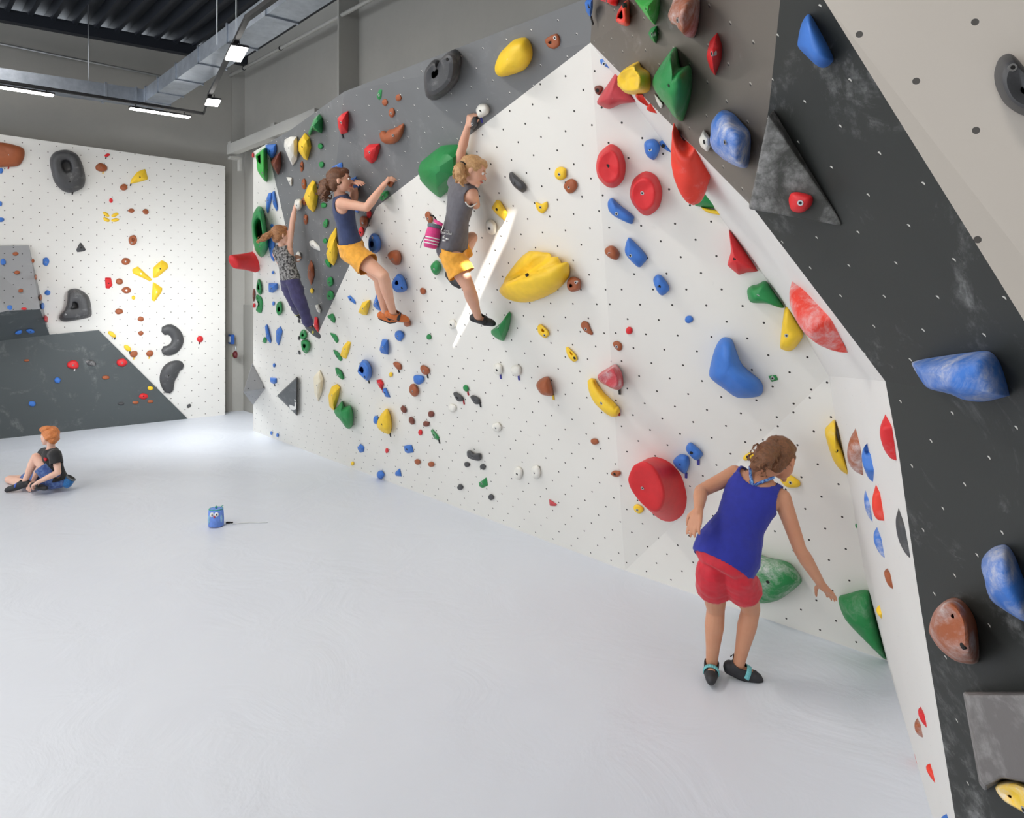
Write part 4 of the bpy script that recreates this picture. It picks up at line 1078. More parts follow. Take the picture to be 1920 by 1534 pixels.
for rec in INFO:
    o, words, pl, c, wh, col, kind = rec
    if words.startswith('!'): lab = words[1:]
    else:
        sz = 'tiny' if wh[0]*wh[1] < 75 else 'small'
        shp = 'upright' if wh[1] > 1.7*wh[0] else ('flat' if wh[0] > 1.6*wh[1] else 'round')
        lab = None
        if pl == 'PIL':
            k = min(PILW, key=lambda q: math.dist(q, c)); lab = '%s %s hold %s' % (sz, CN[col], PILW[k])
        else:
            hs = sorted([h for h in HANDLES if h[2] == ('W' if pl in ('W', 'W1B', 'W2') else pl)], key=lambda h: math.dist(h[0], c))
            for h in hs[:4]:
                near = 'just ' if math.dist(h[0], c) < 45 else ''
                lab = '%s %s %s hold %s%s %s %s' % (sz, shp, CN[col], near, direction(c, h[0]), h[1], WN.get(pl, ''))
                if lab not in used: break
            else: print('DUP LABEL', lab)
    lab = ' '.join(lab.split())
    if not words.startswith('!'):
        for a_, b_2 in (('the long white wall', 'the long wall'), (' just ', ' '), (' round ', ' '), ('the dark three cornered pocket hold', 'the three cornered hold'), (' small ', ' ')):
            if len(lab.split()) > 16: lab = lab.replace(a_, b_2)
    if lab in used and not words.startswith('!'): print('DUP2', lab)
    used.add(lab)
    if not 4 <= len(lab.split()) <= 16: print('LEN', len(lab.split()), lab)
    tag(o, lab, 'climbing hold', GRP[pl])
    if __name__ == '__main__' and not words.startswith('!'): pass
if 0: print('\n'.join(r[0]['label'] for r in INFO))

# ---------------------------------------------------------------- volumes
def chalked(name, rgb, amt, sc):
    t = NT(name); c = srgb(rgb)
    ck = t.math('MULTIPLY', t.ramp(t.noise(sc, 7, .65, dist=.5), .42, .68), t.ramp(t.noise(sc*5, 5, .7), .25, .6))
    t.base(t.mix(t.math('MULTIPLY', ck, amt), c, (.42, .41, .40))); t.b.inputs['Roughness'].default_value = .75; t.bump(t.noise(sc*20, 4), .3, .003); return t.m
M['volc'] = chalked('sanded_dark_plywood', (62, 62, 58), .75, 7); M['vollc'] = chalked('worn_plywood', (112, 108, 107), .9, 6)
def volume(name, base, tips, faces, mat, label, org=None, part=None):
    vs = base+tips; o = mesh(name, vs, faces, mat, origin=base[0])
    me = o.data; uvl = me.uv_layers.new(name='UVMap')
    for p in me.polygons:
        h, wv = uvbasis(p.normal)
        for li in p.loop_indices:
            q = me.vertices[me.loops[li].vertex_index].co; uvl.data[li].uv = (q.dot(h), q.dot(wv))
    bm = bmesh.new(); bm.from_mesh(me); bmesh.ops.recalc_face_normals(bm, faces=bm.faces); bm.to_mesh(me); bm.free()
    md = o.modifiers.new('edges', 'BEVEL'); md.width = .006; md.segments = 2
    tag(o, label, 'volume'); return o
def pw(u, v, off=0): return W1(u, v, off)
# light grey diamond pyramid at the far end; ridge pushed out
volume('pyramid_volume', [pw(473, 680), pw(498, 728), pw(474, 760), pw(474, 730)], [pw(456, 735, .30)], [(0, 1, 4), (1, 2, 4), (2, 3, 4), (3, 0, 4), (0, 1, 2, 3)], M['grey_back'], 'light grey diamond shaped pyramid volume at the left end of the long wall')
tv = volume('triangle_volume', [pw(519, 742), pw(557, 706), pw(557, 780)], [pw(522.5, 742, .06), pw(556, 710, .06), pw(556, 776, .06)], [(0, 1, 2), (3, 5, 4), (0, 3, 4, 1), (1, 4, 5, 2), (2, 5, 3, 0)], M['vol_dark'], 'dark grey triangular volume with a small white bird emblem near the floor')
# emblem: white body, neck and round head
em = []
def disc(c, r, n, off=.0625):
    h, wv = uvbasis(n); p = pw(*c, off); return [p+h*r*math.cos(a)+wv*r*math.sin(a) for a in [2*math.pi*k/12 for k in range(12)]]
ev, ef = [], []
for poly in ([pw(u, v, .063) for u, v in ((542, 759), (545, 759.5), (551.5, 762.5), (553, 761), (555.3, 763), (555, 766), (553.5, 768.5), (549, 769), (545, 768), (543, 765))],
             [pw(u, v, .063) for u, v in ((552.3, 754.5), (555, 754.5), (554.8, 758), (555, 762), (552.3, 762), (552.6, 758))], disc((553, 751), .017, N1, .063)):
    k0 = len(ev); ev += poly; f_ = tuple(range(k0, k0+len(poly)))
    if (poly[1]-poly[0]).cross(poly[2]-poly[0]).dot(N1) < 0: f_ = tuple(reversed(f_))
    ef.append(f_)
em = mesh('bird_emblem', ev, ef, simple('emblem_white', (232, 232, 228), .6), tv, origin=ev[0])
s_ = em.modifiers.new('t', 'SOLIDIFY'); s_.thickness = .002
# dark pyramid on the slate overhang
a_, b_, c_ = on(p2r, 1450, 204), on(p2r, 1404, 386), on(p2r, 1584, 425)
volume('pyramid_volume', [a_, b_, c_], [on(p2r, 1404, 392, .16), on(p2r, 1440, 215, .06)], [(0, 2, 4), (4, 2, 3), (0, 4, 3, 1), (1, 3, 2), (0, 1, 2)], M['volc'], 'chalky dark triangular volume on the edge of the slate overhang, carrying a red hold')
# wooden block at the bottom right
q_ = [(1805, 1297), (1960, 1297), (1960, 1480), (1882, 1462), (1846, 1484), (1836, 1470)]
q2_ = [(1812, 1303), (1960, 1303), (1960, 1474), (1880, 1458), (1848, 1474), (1840, 1462)]
nb = len(q_)
volume('block_volume', [on(p3, u, v) for u, v in q_], [on(p3, u, v, .12) for u, v in q2_], [tuple(range(nb)), tuple(range(nb, 2*nb))]+[(k, (k+1) % nb, (k+1) % nb+nb, k+nb) for k in range(nb)], M['vollc'], 'large chalky wooden block volume in the lower right corner')
# red hold on the dark pyramid
pv = pl3(on(p2r, 1440, 215, .06), on(p2r, 1404, 392, .16), c_)
FIX['PV'] = pv; SURF['PV'] = ['none']; FPX['none'] = []; GRP['PV'] = 'holds on the slate overhang'
o = make_hold('PV;R;o;.035;1479,375 1484,362 1498,360 1520,366 1525,374 1520,387 1505,398 1485,395;!red rounded hold bolted onto the chalky dark triangular volume;', 999)
tag(o, 'red rounded hold bolted onto the chalky dark triangular volume', 'climbing hold', GRP['PV'])
# ---------------------------------------------------------------- people
def ball(c, r, seg=12, ax=None):
    X, Y_, Z = ax or (V((r, 0, 0)), V((0, r, 0)), V((0, 0, r))); vs = [c+Z]; fs = []; R = seg//2
    for i in range(1, R):
        a = math.pi*i/R
        for k in range(seg): b = 2*math.pi*k/seg; vs.append(c+Z*math.cos(a)+(X*math.cos(b)+Y_*math.sin(b))*math.sin(a))
    vs.append(c-Z); n = len(vs)-1
    for k in range(seg): fs.append((0, 1+k, 1+(k+1) % seg)); fs.append((n, 1+(R-2)*seg+(k+1) % seg, 1+(R-2)*seg+k))
    for i in range(R-2):
        for k in range(seg): a = 1+i*seg+k; b = 1+i*seg+(k+1) % seg; fs.append((a, a+seg, b+seg, b))
    return vs, fs
def cap(a, ra, b, rb, seg=14):
    d = (b-a); L = d.length; d = d.normalized() if L > 1e-6 else V((0, 0, 1)); pts, rr = [], []
    for i in range(1, 5): t = math.pi/2*i/5; pts.append(a-d*ra*math.cos(t)); rr.append(ra*math.sin(t))
    pts.append(a); rr.append(ra); pts.append(b); rr.append(rb)
    for i in range(4, 0, -1): t = math.pi/2*i/5; pts.append(b+d*rb*math.cos(t)); rr.append(rb*math.sin(t))
    return tube_geo(pts, rr, seg)
def limb(pts, rr, seg=14): return [cap(pts[i], rr[i], pts[i+1], rr[i+1], seg) for i in range(len(pts)-1)]
def loft(rings, seg=20):       # rings (centre, xhalf, yhalf)
    vs, fs = [], []
    for c, x, y in rings:
        for k in range(seg): a = 2*math.pi*k/seg; vs.append(c+x*math.cos(a)+y*math.sin(a))
    for i in range(len(rings)-1):
        for k in range(seg): fs.append((i*seg+k, i*seg+(k+1) % seg, (i+1)*seg+(k+1) % seg, (i+1)*seg+k))
    fs += [tuple(reversed(range(seg))), tuple(range((len(rings)-1)*seg, len(rings)*seg))]
    # make the winding outward
    n = (vs[1]-vs[0]).cross(vs[seg]-vs[0])
    if n.dot(vs[0]-rings[0][0]) < 0: fs = [tuple(reversed(f)) for f in fs]
    return vs, fs
def remesh(prims, voxel, smooth=3, fac=.5):
    vs, fs = join_geo(*prims); me = bpy.data.meshes.new('tmp'); me.from_pydata([tuple(v) for v in vs], [], fs); me.update()
    bm = bmesh.new(); bm.from_mesh(me); bm.normal_update()
    bmesh.ops.recalc_face_normals(bm, faces=bm.faces); bm.to_mesh(me); bm.free()
    o = bpy.data.objects.new('tmp', me); C.objects.link(o)
    r = o.modifiers.new('r', 'REMESH'); r.mode = 'VOXEL'; r.voxel_size = voxel; r.use_smooth_shade = True
    if smooth: s = o.modifiers.new('s', 'SMOOTH'); s.factor = fac; s.iterations = smooth
    dg = bpy.context.evaluated_depsgraph_get(); dg.update()
    m2 = bpy.data.meshes.new_from_object(o.evaluated_get(dg))
    V_ = [v.co.copy() for v in m2.vertices]; F_ = [tuple(p.vertices) for p in m2.polygons]
    bpy.data.objects.remove(o); bpy.data.meshes.remove(me); bpy.data.meshes.remove(m2)
    return V_, F_
def build(name, geo, mat, parent=None, origin=None, cuts=(), snap=.012, thick=0, wrinkle=0, wscale=14, stretch=None, seed=0):
    vs, fs = geo; me = bpy.data.meshes.new(name); o0 = V(origin)
    me.from_pydata([tuple(v-o0) for v in vs], [], fs); me.update()
    bm = bmesh.new(); bm.from_mesh(me)
    if cuts:
        dele = [v for v in bm.verts if any(c[0](v.co+o0) > 0 for c in cuts)]
        bmesh.ops.delete(bm, geom=dele, context='VERTS')
        for v in bm.verts:
            if v.is_boundary:
                q = v.co+o0
                for c in cuts:
                    if c[0](q) > -snap: q = c[1](q)
                v.co = q-o0
        for _ in range(2):
            bmesh.ops.smooth_vert(bm, verts=[v for v in bm.verts if v.is_boundary], factor=.5, use_axis_x=True, use_axis_y=True, use_axis_z=True)
    if wrinkle:
        bm.normal_update()
        for v in bm.verts:
            q = (v.co+o0)*wscale
            if stretch is not None: q = q+stretch*(q.dot(stretch))*-.82
            v.co += v.normal*noise.fractal(q+V((seed*7.3, 0, 0)), .8, 2.0, 3)*wrinkle
    bm.to_mesh(me); bm.free()
    for p in me.polygons: p.use_smooth = True
    ob = link(name, me, mat); M4 = Matrix.Translation(o0)
    if parent is not None: ob.parent = parent; ob.matrix_local = PM[parent.name].inverted() @ M4
    else: ob.matrix_world = M4
    PM[ob.name] = M4
    if thick: s = ob.modifiers.new('cloth', 'SOLIDIFY'); s.thickness = thick; s.offset = 0
    return ob
def plane_cut(p, n, near=None, rad=None):
    n = n.normalized()
    def f(q):
        if near is not None and (q-near[0]-((near[1]-near[0])*max(-.3, min(2.0, (q-near[0]).dot(near[1]-near[0])/(near[1]-near[0]).length_squared)))).length > rad: return -1
        return (q-p).dot(n)
    return f, lambda q: q-n*(q-p).dot(n)
def sphere_cut(c, r, sc=None):
    return (lambda q: r-(q-c).length), (lambda q: c+(q-c).normalized()*r)
def hand_prims(w, tip, palm_n, S, curl=.4, side=1, thumb=.7, fist=False):
    """wrist, fingertip direction, palm normal (fingers curl towards it)"""
    k = S/1.7; d = (tip-w).normalized(); pn = (palm_n-d*palm_n.dot(d)).normalized(); s = d.cross(pn).normalized()*side
    pr = []; pl_ = .085*k; kn = w+d*pl_
    for q in (-1.5, -.5, .5, 1.5):
        pr.append(cap(w+d*.012*k+s*q*.010*k, .014*k, kn+s*q*.0185*k-d*abs(q)*.004*k, .0125*k, 10))
    for j, (q, ln) in enumerate(((-1.5, .066), (-.5, .076), (.5, .072), (1.5, .056))):
        a = kn+s*q*.0185*k-d*abs(q)*.004*k; dd = (d+s*q*.07).normalized(); c_ = curl*(1+.12*j)
        for seg_, (fl, r0, r1) in enumerate(((.45, .0092, .0085), (.32, .0085, .0078), (.25, .0078, .0066))):
            dd = (dd*math.cos(c_)+pn*math.sin(c_)).normalized() if seg_ or curl > .3 else dd
            b = a+dd*ln*fl*k; pr.append(cap(a, r0*k, b, r1*k, 8)); a = b
    a = w+d*.022*k-s*.022*k; b = a+(d*.55-s*.75+pn*.35).normalized()*.038*k; c2 = b+(d*.9-s*.25+pn*thumb).normalized()*.030*k; e2 = c2+(d*.9-s*.05+pn*thumb).normalized()*.024*k
    pr += [cap(a, .0155*k, b, .0115*k, 10), cap(b, .0112*k, c2, .0095*k, 10), cap(c2, .0095*k, e2, .0075*k, 10)]
    return pr
def simple_skin(name, rgb):
    t = NT(name); c = srgb(rgb)
    t.base(t.mix(t.ramp(t.noise(9, 4), .3, .7), c, (c[0]*.96, c[1]*.86, c[2]*.82)))
    t.b.inputs['Roughness'].default_value = .5; t.b.inputs['Subsurface Weight'].default_value = .08
    t.b.inputs['Subsurface Radius'].default_value = (.02, .008, .004); t.bump(t.noise(150, 3), .08, .001); return t.m
def hair_mat(name, rgb, rgb2):
    t = NT(name); a, b = srgb(rgb), srgb(rgb2)
    t.base(t.mix(t.ramp(t.noise(40, 6, .7, dist=2), .35, .65), a, b)); t.b.inputs['Roughness'].default_value = .45
    t.bump(t.noise(120, 5, .7, dist=2), .6, .004); return t.m
M['eye'] = simple('eye_white', (235, 232, 228), .2); M['iris'] = simple('iris', (60, 45, 35), .2); M['lip'] = simple('lips', (190, 100, 92), .5)
def person(name, J, S, face, headup, mats, label, girl=True, torso=1.0):
    """J: joints in world space. Builds one continuous body mesh with hair, face and clothes as children"""
    k = S/1.7; pel, nk, hd = J['pel'], J['nk'], J['hd']
    spine = (nk-pel).normalized(); xr = (J['shR']-J['shL']); xr = (xr-spine*xr.dot(spine)).normalized()
    xh = (J['hipR']-J['hipL']); xh = (xh-spine*xh.dot(spine)).normalized(); fr = spine.cross(xr)*1.0   # front/back
    if 'front' in J and fr.dot(J['front']) < 0: fr = -fr
    L = (nk-pel).length; shc = (J['shL']+J['shR'])/2; bend = J.get('bend', V((0, 0, 0)))
    prof = [(-.20, .085, .075), (-.10, .150, .105), (.06, .160, .108), (.22, .142, .095), (.42, .118, .082), (.60, .128, .090), (.78, .148, .098), (.90, .150, .085), (1.0, .105, .065), (1.06, .055, .052)]
    def rings(inf=0.0, lo=-9, hi=9):
        out = []
        for t, w, d in prof:
            if not lo <= t <= hi: continue
            x = (xh*(1-max(0, min(1, t)))+xr*max(0, min(1, t))).normalized(); c = pel.lerp(nk, t)+bend*math.sin(math.pi*max(0, min(1, t)))
            if t > .7: c = c.lerp(shc+spine*L*(t-.9), .35)
            f2 = spine.cross(x).normalized()
            out.append((c, x*(w*k*torso+inf), f2*(d*k*torso+inf)))
        return out
    pr = [loft(rings())]
    for s in 'LR':
        sh, el, wr, tip = J['sh'+s], J['el'+s], J['wr'+s], J['tip'+s]
        inner = sh.lerp(nk, .45)-spine*.03*k
        pr += limb([inner, sh, sh.lerp(el, .35), el], [.058*k, .052*k, .046*k, .037*k])
        pr += limb([el, el.lerp(wr, .28), wr], [.037*k, .040*k, .025*k])
        pr += limb([wr, wr+(tip-wr)*.2], [.025*k, .024*k])
        pr += hand_prims(wr, tip, J.get('palm'+s, V((0, 1, -.3))), S, J.get('curl'+s, .5), 1 if s == 'L' else -1)
        hp, kn, an, to = J['hip'+s], J['kn'+s], J['an'+s], J['to'+s]
        pr += limb([hp, hp.lerp(kn, .25), hp.lerp(kn, .7), kn], [.082*k, .084*k, .064*k, .053*k])
        pr += limb([kn, kn.lerp(an, .30), kn.lerp(an, .70), an], [.052*k, .056*k, .040*k, .033*k])
        fd = (to-an).normalized(); heel = an-fd*.035*k+(an-kn).normalized()*.03*k
        pr += limb([heel, an.lerp(to, .5), to-fd*.03*k], [.030*k, .030*k, .024*k])
    # head
    hu = headup.normalized(); f = (face-hu*face.dot(hu)).normalized(); hs = f.cross(hu).normalized(); q = J.get('hk', 1.0)*(.5+.5*k)
    jaw = hd+f*.028*q-hu*.062*q
    pr += limb([nk-spine*.02*k, nk.lerp(hd, .35)-f*.012*q, hd-f*.018*q-hu*.035*q], [.058*k, .047*k, .046*k])
    pr.append(ball(hd-f*.012*q+hu*.022*q, 1, 20, (hs*.074*q, f*.094*q, hu*.088*q)))
    pr.append(ball(hd+f*.030*q-hu*.022*q, 1, 16, (hs*.061*q, f*.056*q, hu*.075*q)))
    pr.append(ball(jaw, 1, 14, (hs*.042*q, f*.040*q, hu*.034*q)))
    pr += [cap(hd+f*.080*q+hu*.010*q, .008*q, hd+f*.101*q-hu*.022*q, .0115*q, 8), ball(hd+f*.075*q-hu*.058*q, .014*q), ball(hd+f*.068*q-hu*.086*q, .017*q)]
    for sg in (-1, 1): pr += [ball(hd+hs*sg*.073*q-f*.008*q-hu*.012*q, 1, 10, (hs*.010*q, f*.017*q, hu*.030*q)), ball(hd+hs*sg*.034*q+f*.062*q+hu*.026*q, .015*q)]
    body = build(name, remesh(pr, .0055, 3, .45), mats['skin'], None, pel)
    tag(body, label, 'person')
    for sg in (-1, 1):
        ec = hd+hs*sg*.029*q+f*.0745*q+hu*.004*q
        e = build('eye', ball(ec, .0115*q, 10), M['eye'], body, ec); build('iris', ball(ec+f*.006*q, .0068*q, 8), M['iris'], e, ec)
        build('eyebrow', cap(hd+hs*sg*.016*q+f*.086*q+hu*.025*q, .0035*q, hd+hs*sg*.044*q+f*.073*q+hu*.026*q, .0028*q, 8), mats['hair'], body, hd)
    build('lips', join_geo(cap(hd+hs*.020*q+f*.080*q-hu*.054*q, .0055*q, hd+f*.0875*q-hu*.053*q, .0075*q, 8), cap(hd-hs*.020*q+f*.080*q-hu*.054*q, .0055*q, hd+f*.0875*q-hu*.053*q, .0075*q, 8)), M['lip'], body, hd)
    ctx = dict(k=k, spine=spine, xr=xr, xh=xh, fr=fr, L=L, rings=rings, pel=pel, nk=nk, hd=hd, hu=hu, f=f, hs=hs, q=q, body=body, shc=shc, J=J, S=S)
    return ctx
def hair(c, m, tail=None, radii=None, strands=9, short=False, curl=.02, wr=.006, fringe=0):
    hd, f, hu, hs, q = c['hd'], c['f'], c['hu'], c['hs'], c['q']
    pr = [ball(hd-f*.026*q+hu*.030*q, 1, 20, (hs*.084*q, f*.094*q, hu*.090*q)), ball(hd+f*.030*q+hu*.072*q, 1, 14, (hs*.062*q, f*.05*q, hu*.036*q))]
    pr.append(ball(hd-f*.058*q-hu*.025*q, 1, 14, (hs*.066*q, f*.048*q, hu*.060*q)))
    if fringe: pr += [ball(hd+f*.060*q+hu*.085*q, 1, 14, (hs*.06*q, f*.045*q, hu*.03*q)), ball(hd+f*.01*q+hu*.10*q, 1, 14, (hs*.075*q, f*.08*q, hu*.03*q))]
    face_c = hd+f*.115*q-hu*.022*q
    cuts = [sphere_cut(face_c, .080*q)]
    h = build('hair', remesh(pr, .006, 2), m, c['body'], hd, cuts=cuts, wrinkle=wr, wscale=26, thick=.004, stretch=(-f+hu*.3).normalized())
    if tail:
        pr = limb(tail, radii, 12); rr = random.Random(5)
        for s in range(strands):
            o_ = V((rr.uniform(-1, 1), rr.uniform(-1, 1), rr.uniform(-1, 1))); pts = []; rad = []
            n = len(tail)
            for i in range((n-1)*4+1):
                j, t = min(i//4, n-2), (i-4*min(i//4, n-2))/4
                p = tail[j].lerp(tail[j+1], t); r_ = radii[j]+(radii[j+1]-radii[j])*t; u = i/((n-1)*4)
                w = V((math.sin(i*1.7+s), math.cos(i*1.3+s*2), math.sin(i*1.1+s*3)))*curl
                pts.append(p+o_*r_*(.75+.5*u)+w*u); rad.append(.007*(1-.6*u))
            pr += limb(pts, rad, 8)
        build('ponytail', remesh(pr, .005, 1), m, h, tail[0], wrinkle=.006, wscale=30)
        d = (tail[1]-tail[0]).normalized()
        x, y, d = frame(d); g = tube_geo([tail[0]+x*radii[0]*1.05*math.cos(a)+y*radii[0]*1.05*math.sin(a) for a in [2*math.pi*i/14 for i in range(15)]], .005, 6)
        build('hair_tie', g, M['dark'], h, tail[0])
    return h
def tank(c, m, hem=-.02, inf=.009, arm=.075, neckr=.085, neckoff=(0, 0, 0), strap_out=.035, wr=.004, armdrop=.02, name='tank_top', hemn=None, flare=.0, sleeve=None):
    J, k = c['J'], c['k']; sp = c['spine']
    pr = [loft([(a, b*(1+flare*max(0, .5-i/9)), d*(1+flare*max(0, .5-i/9))) for i, (a, b, d) in enumerate(c['rings'](inf))])]
    cuts = []
    for s in 'LR':
        sh, el = J['sh'+s], J['el'+s]; inner = sh.lerp(c['nk'], .45)-sp*.03*k; end = sh.lerp(el, sleeve or .25)
        if sleeve: pr += limb([inner, sh, end], [.058*k+inf, .058*k+inf, .058*k+inf])
        else: pr += limb([inner, inner.lerp(sh, .6)], [.058*k+inf, .054*k+inf])
        out = c['xr']*(1 if s == 'R' else -1)
        if sleeve: cuts.append(plane_cut(end, el-sh, (sh, end), .11*k))
        else: cuts.append(sphere_cut(sh+out*strap_out*k-sp*armdrop*k, arm*k))
    nc = c['nk']+sp*.035*k+c['xr']*neckoff[0]+c['fr']*neckoff[1]+sp*neckoff[2]
    cuts.append(sphere_cut(nc, neckr*k))
    cuts.append(plane_cut(c['pel']+sp*c['L']*hem, -(hemn or sp)))
    return build(name, remesh(pr, .007, 3), m, c['body'], c['pel'], cuts=cuts, thick=.003, wrinkle=wr, wscale=9, stretch=c['xr'])
def shorts(c, m, frac=.45, fracL=None, keep=.30, waist=.10, inf=.014, flare=.02, name='shorts', wr=.005, full=False, wscale=12):
    J, k = c['J'], c['k']; pr = [loft(c['rings'](inf, -.3, .3))]; cuts = []
    for s in 'LR':
        hp, kn, an = J['hip'+s], J['kn'+s], J['an'+s]
        if full:
            pr += limb([hp, hp.lerp(kn, .3), kn, kn.lerp(an, .5), an.lerp(kn, .08)], [.084*k+inf, .084*k+inf, .062*k+inf, .058*k+inf, .050*k+inf])
            e = an.lerp(kn, .10); cuts.append(plane_cut(e, an-kn, (kn, an), .12*k))
        else:
            fr_ = fracL if (fracL and s == 'L') else frac; e = hp.lerp(kn, fr_); pr += limb([hp, hp.lerp(kn, .2), e, hp.lerp(kn, fr_+.12)], [.082*k+inf, .084*k+inf, (.076*k+inf+flare), (.076*k+inf+flare)])
            cuts.append(plane_cut(e, kn-hp, (hp, e), .15*k))
    wf, wsn = plane_cut(c['pel']+c['spine']*c['L']*waist, c['spine'])
    def near_thigh(q):
        for s in 'LR':
            a, b = J['hip'+s].lerp(J['kn'+s], keep), J['kn'+s]; t = (q-a).dot(b-a)/(b-a).length_squared
            if t > 0 and (q-a-(b-a)*min(1, t)).length < .135*k: return True
        return False
    cuts.append((lambda q: -1 if near_thigh(q) else wf(q), wsn))
    return build(name, remesh(pr, .007, 3), m, c['body'], c['pel'], cuts=cuts, thick=.003, wrinkle=wr, wscale=wscale, stretch=c['xh'])
def shoe(c, s, m, strap=None, mlabel=None, ms=None):
    J, k = c['J'], c['k']; kn, an, to = J['kn'+s], J['an'+s], J['to'+s]
    fd = (to-an).normalized(); dn = (an-kn).normalized(); dn = (dn-fd*dn.dot(fd)*.6).normalized(); heel = an-fd*.042*k+dn*.030*k; sd = fd.cross(dn).normalized()
    mid = an.lerp(to, .45)+dn*.012*k
    pr = limb([heel, mid, to-fd*.03*k], [.036*k, .039*k, .030*k])+limb([an-dn*.005, mid], [.043*k, .038*k])+[cap(to-fd*.05*k, .034*k, to-fd*.012*k, .020*k)]
    pr.append(cap(an-dn*.02*k, .042*k, an+dn*.01, .042*k))
    o = build('climbing_shoe', remesh(pr, .005, 3), m, c['body'], an, cuts=[plane_cut(an-dn*.022*k-fd*.0, -dn, (an-dn*.1, an), .09*k)], thick=.003)
    if mlabel: o['label'] = mlabel
    for t_ in ((.38,) if strap is not None else ()):
        p = an.lerp(to, t_)+dn*.006*k; x, y, d = fd, None, None
        ring = [p+(sd*math.cos(a)*.044*k)+((-dn)*math.sin(a)*.041*k) for a in [math.pi*(-.08+1.16*i/12) for i in range(13)]]
        g = join_geo(*[box_geo((ring[i]+ring[i+1])/2, (ring[i+1]-ring[i])/2, fd*.014*k, (ring[i+1]-ring[i]).cross(fd).normalized()*.002) for i in range(12)])
        st = build('strap', g, strap, o, p)
    # rubber sole
    g = remesh([cap(heel+dn*.022*k, .026*k, mid+dn*.022*k, .030*k), cap(mid+dn*.022*k, .030*k, to-fd*.02*k+dn*.008*k, .024*k)], .005, 2)
    build('sole', g, ms or M['rubber'], o, heel)
    tube_ = tube_geo([heel-dn*.055*k, heel-dn*.085*k-fd*.012*k, heel-dn*.06*k-fd*.02*k], .004*k, 6)
    build('pull_loop', tube_, M['dark'], o, heel)
    return o
M['rubber'] = simple('black_rubber', (38, 38, 40), .55); M['shoe_black'] = simple('shoe_black', (45, 45, 48), .6)
def fabric(name, rgb, rough=.85, var=.1, scale=60, rgb2=None, bump=.15):
    t = NT(name); c = srgb(rgb); c2 = srgb(rgb2) if rgb2 else tuple(x*(1-var) for x in c)
    t.base(t.mix(t.ramp(t.noise(scale, 3, .6), .42, .58), c, c2)); t.b.inputs['Roughness'].default_value = rough
    t.b.inputs['Sheen Weight'].default_value = .15; t.bump(t.noise(300, 2), bump, .001); return t.m
skinA, skinB, skinC, skinD = simple_skin('skin_tan', (206, 150, 118)), simple_skin('skin_light', (226, 176, 150)), simple_skin('skin_fair', (232, 188, 166)), simple_skin('skin_pale', (238, 196, 176))
M['orange'] = fabric('orange_shorts', (240, 170, 58), .8, .12, 20)

# --- woman reaching at the right
hairA = hair_mat('brown_hair', (98, 62, 38), (140, 92, 58))
Y4 = 3.95
J = dict(pel=P(1361, 1042, 3.76), nk=P(1424, 899, 3.93), hd=P(1463, 862, 3.99), shL=P(1378, 889, 4.01), shR=P(1466, 934, 3.85),
         elL=P(1314, 921, 3.92), wrL=P(1310, 955, 3.73), tipL=P(1301, 988, 3.68), elR=P(1500, 1031, 3.83), wrR=P(1540, 1096, 3.90), tipR=P(1571, 1130, 3.97),
         hipL=P(1337, 1072, 3.78), hipR=P(1385, 1080, 3.74), knL=P(1342, 1142, 3.95), knR=P(1408, 1141, 3.90), anL=P(1334, 1247, 4.00), anR=P(1384, 1250, 3.98),
         toL=P(1333, 1279, 3.86), toR=P(1428, 1277, 3.96), palmL=V((.3, .4, -.6)), palmR=V((-.3, -.2, -1)), curlL=.28, curlR=.22, front=V((.4, .8, -.3)), hk=1.06)
w4 = person('person', J, 1.60, V((.62, .55, -.62)), V((.25, .35, .9)), dict(skin=skinA, hair=hairA), 'woman in blue tank top and red shorts bending towards a green corner hold', torso=1.02)
hd, f, hu, hs = w4['hd'], w4['f'], w4['hu'], w4['hs']
hair(w4, hairA, [hd-f*.10+hu*.04, hd-f*.135+hu*.02-hs*.0, P(1432, 858, 3.84), P(1420, 872, 3.84)], [.030, .052, .055, .035], strands=22, curl=.022, wr=.008)
M['royal'] = fabric('royal_blue_jersey', (32, 42, 150), .8, .1, 30); M['red_sh'] = fabric('red_shorts', (205, 22, 45), .6, .12, 15)
tank(w4, M['royal'], hem=-.13, arm=.096, strap_out=.052, armdrop=.012, neckr=.104, neckoff=(.0, -.045, -.022), wr=.004, flare=.10, inf=.014)
shorts(w4, M['red_sh'], frac=.44, waist=-.02, inf=.012, flare=.012, wr=.006)
M['bra'] = fabric('blue_patterned_straps', (30, 60, 150), .6, .3, 90, (120, 170, 220))
nkp = w4['nk']; fr = w4['fr']; xr = w4['xr']; sp = w4['spine']
bk = nkp-fr*.0
def back_pt(a, b): # across, along spine -> on the back surface
    return nkp+xr*a+sp*b-fr*(.080-.45*a*a-.25*max(0, b+.02))
for pts in ([back_pt(-.055, .022), back_pt(-.03, -.03), back_pt(0, -.075)], [back_pt(.075, .015), back_pt(.035, -.035), back_pt(0, -.075)], [back_pt(-.02, -.055), back_pt(.0, -.08), back_pt(.01, -.12)]):
    g = remesh(limb(pts, [.009]*3, 8), .004, 1); build('bra_strap', g, M['bra'], w4['body'], pts[0])
sb = simple('teal_strap', (120, 200, 205), .6)
for s in 'LR': shoe(w4, s, M['shoe_black'], sb)

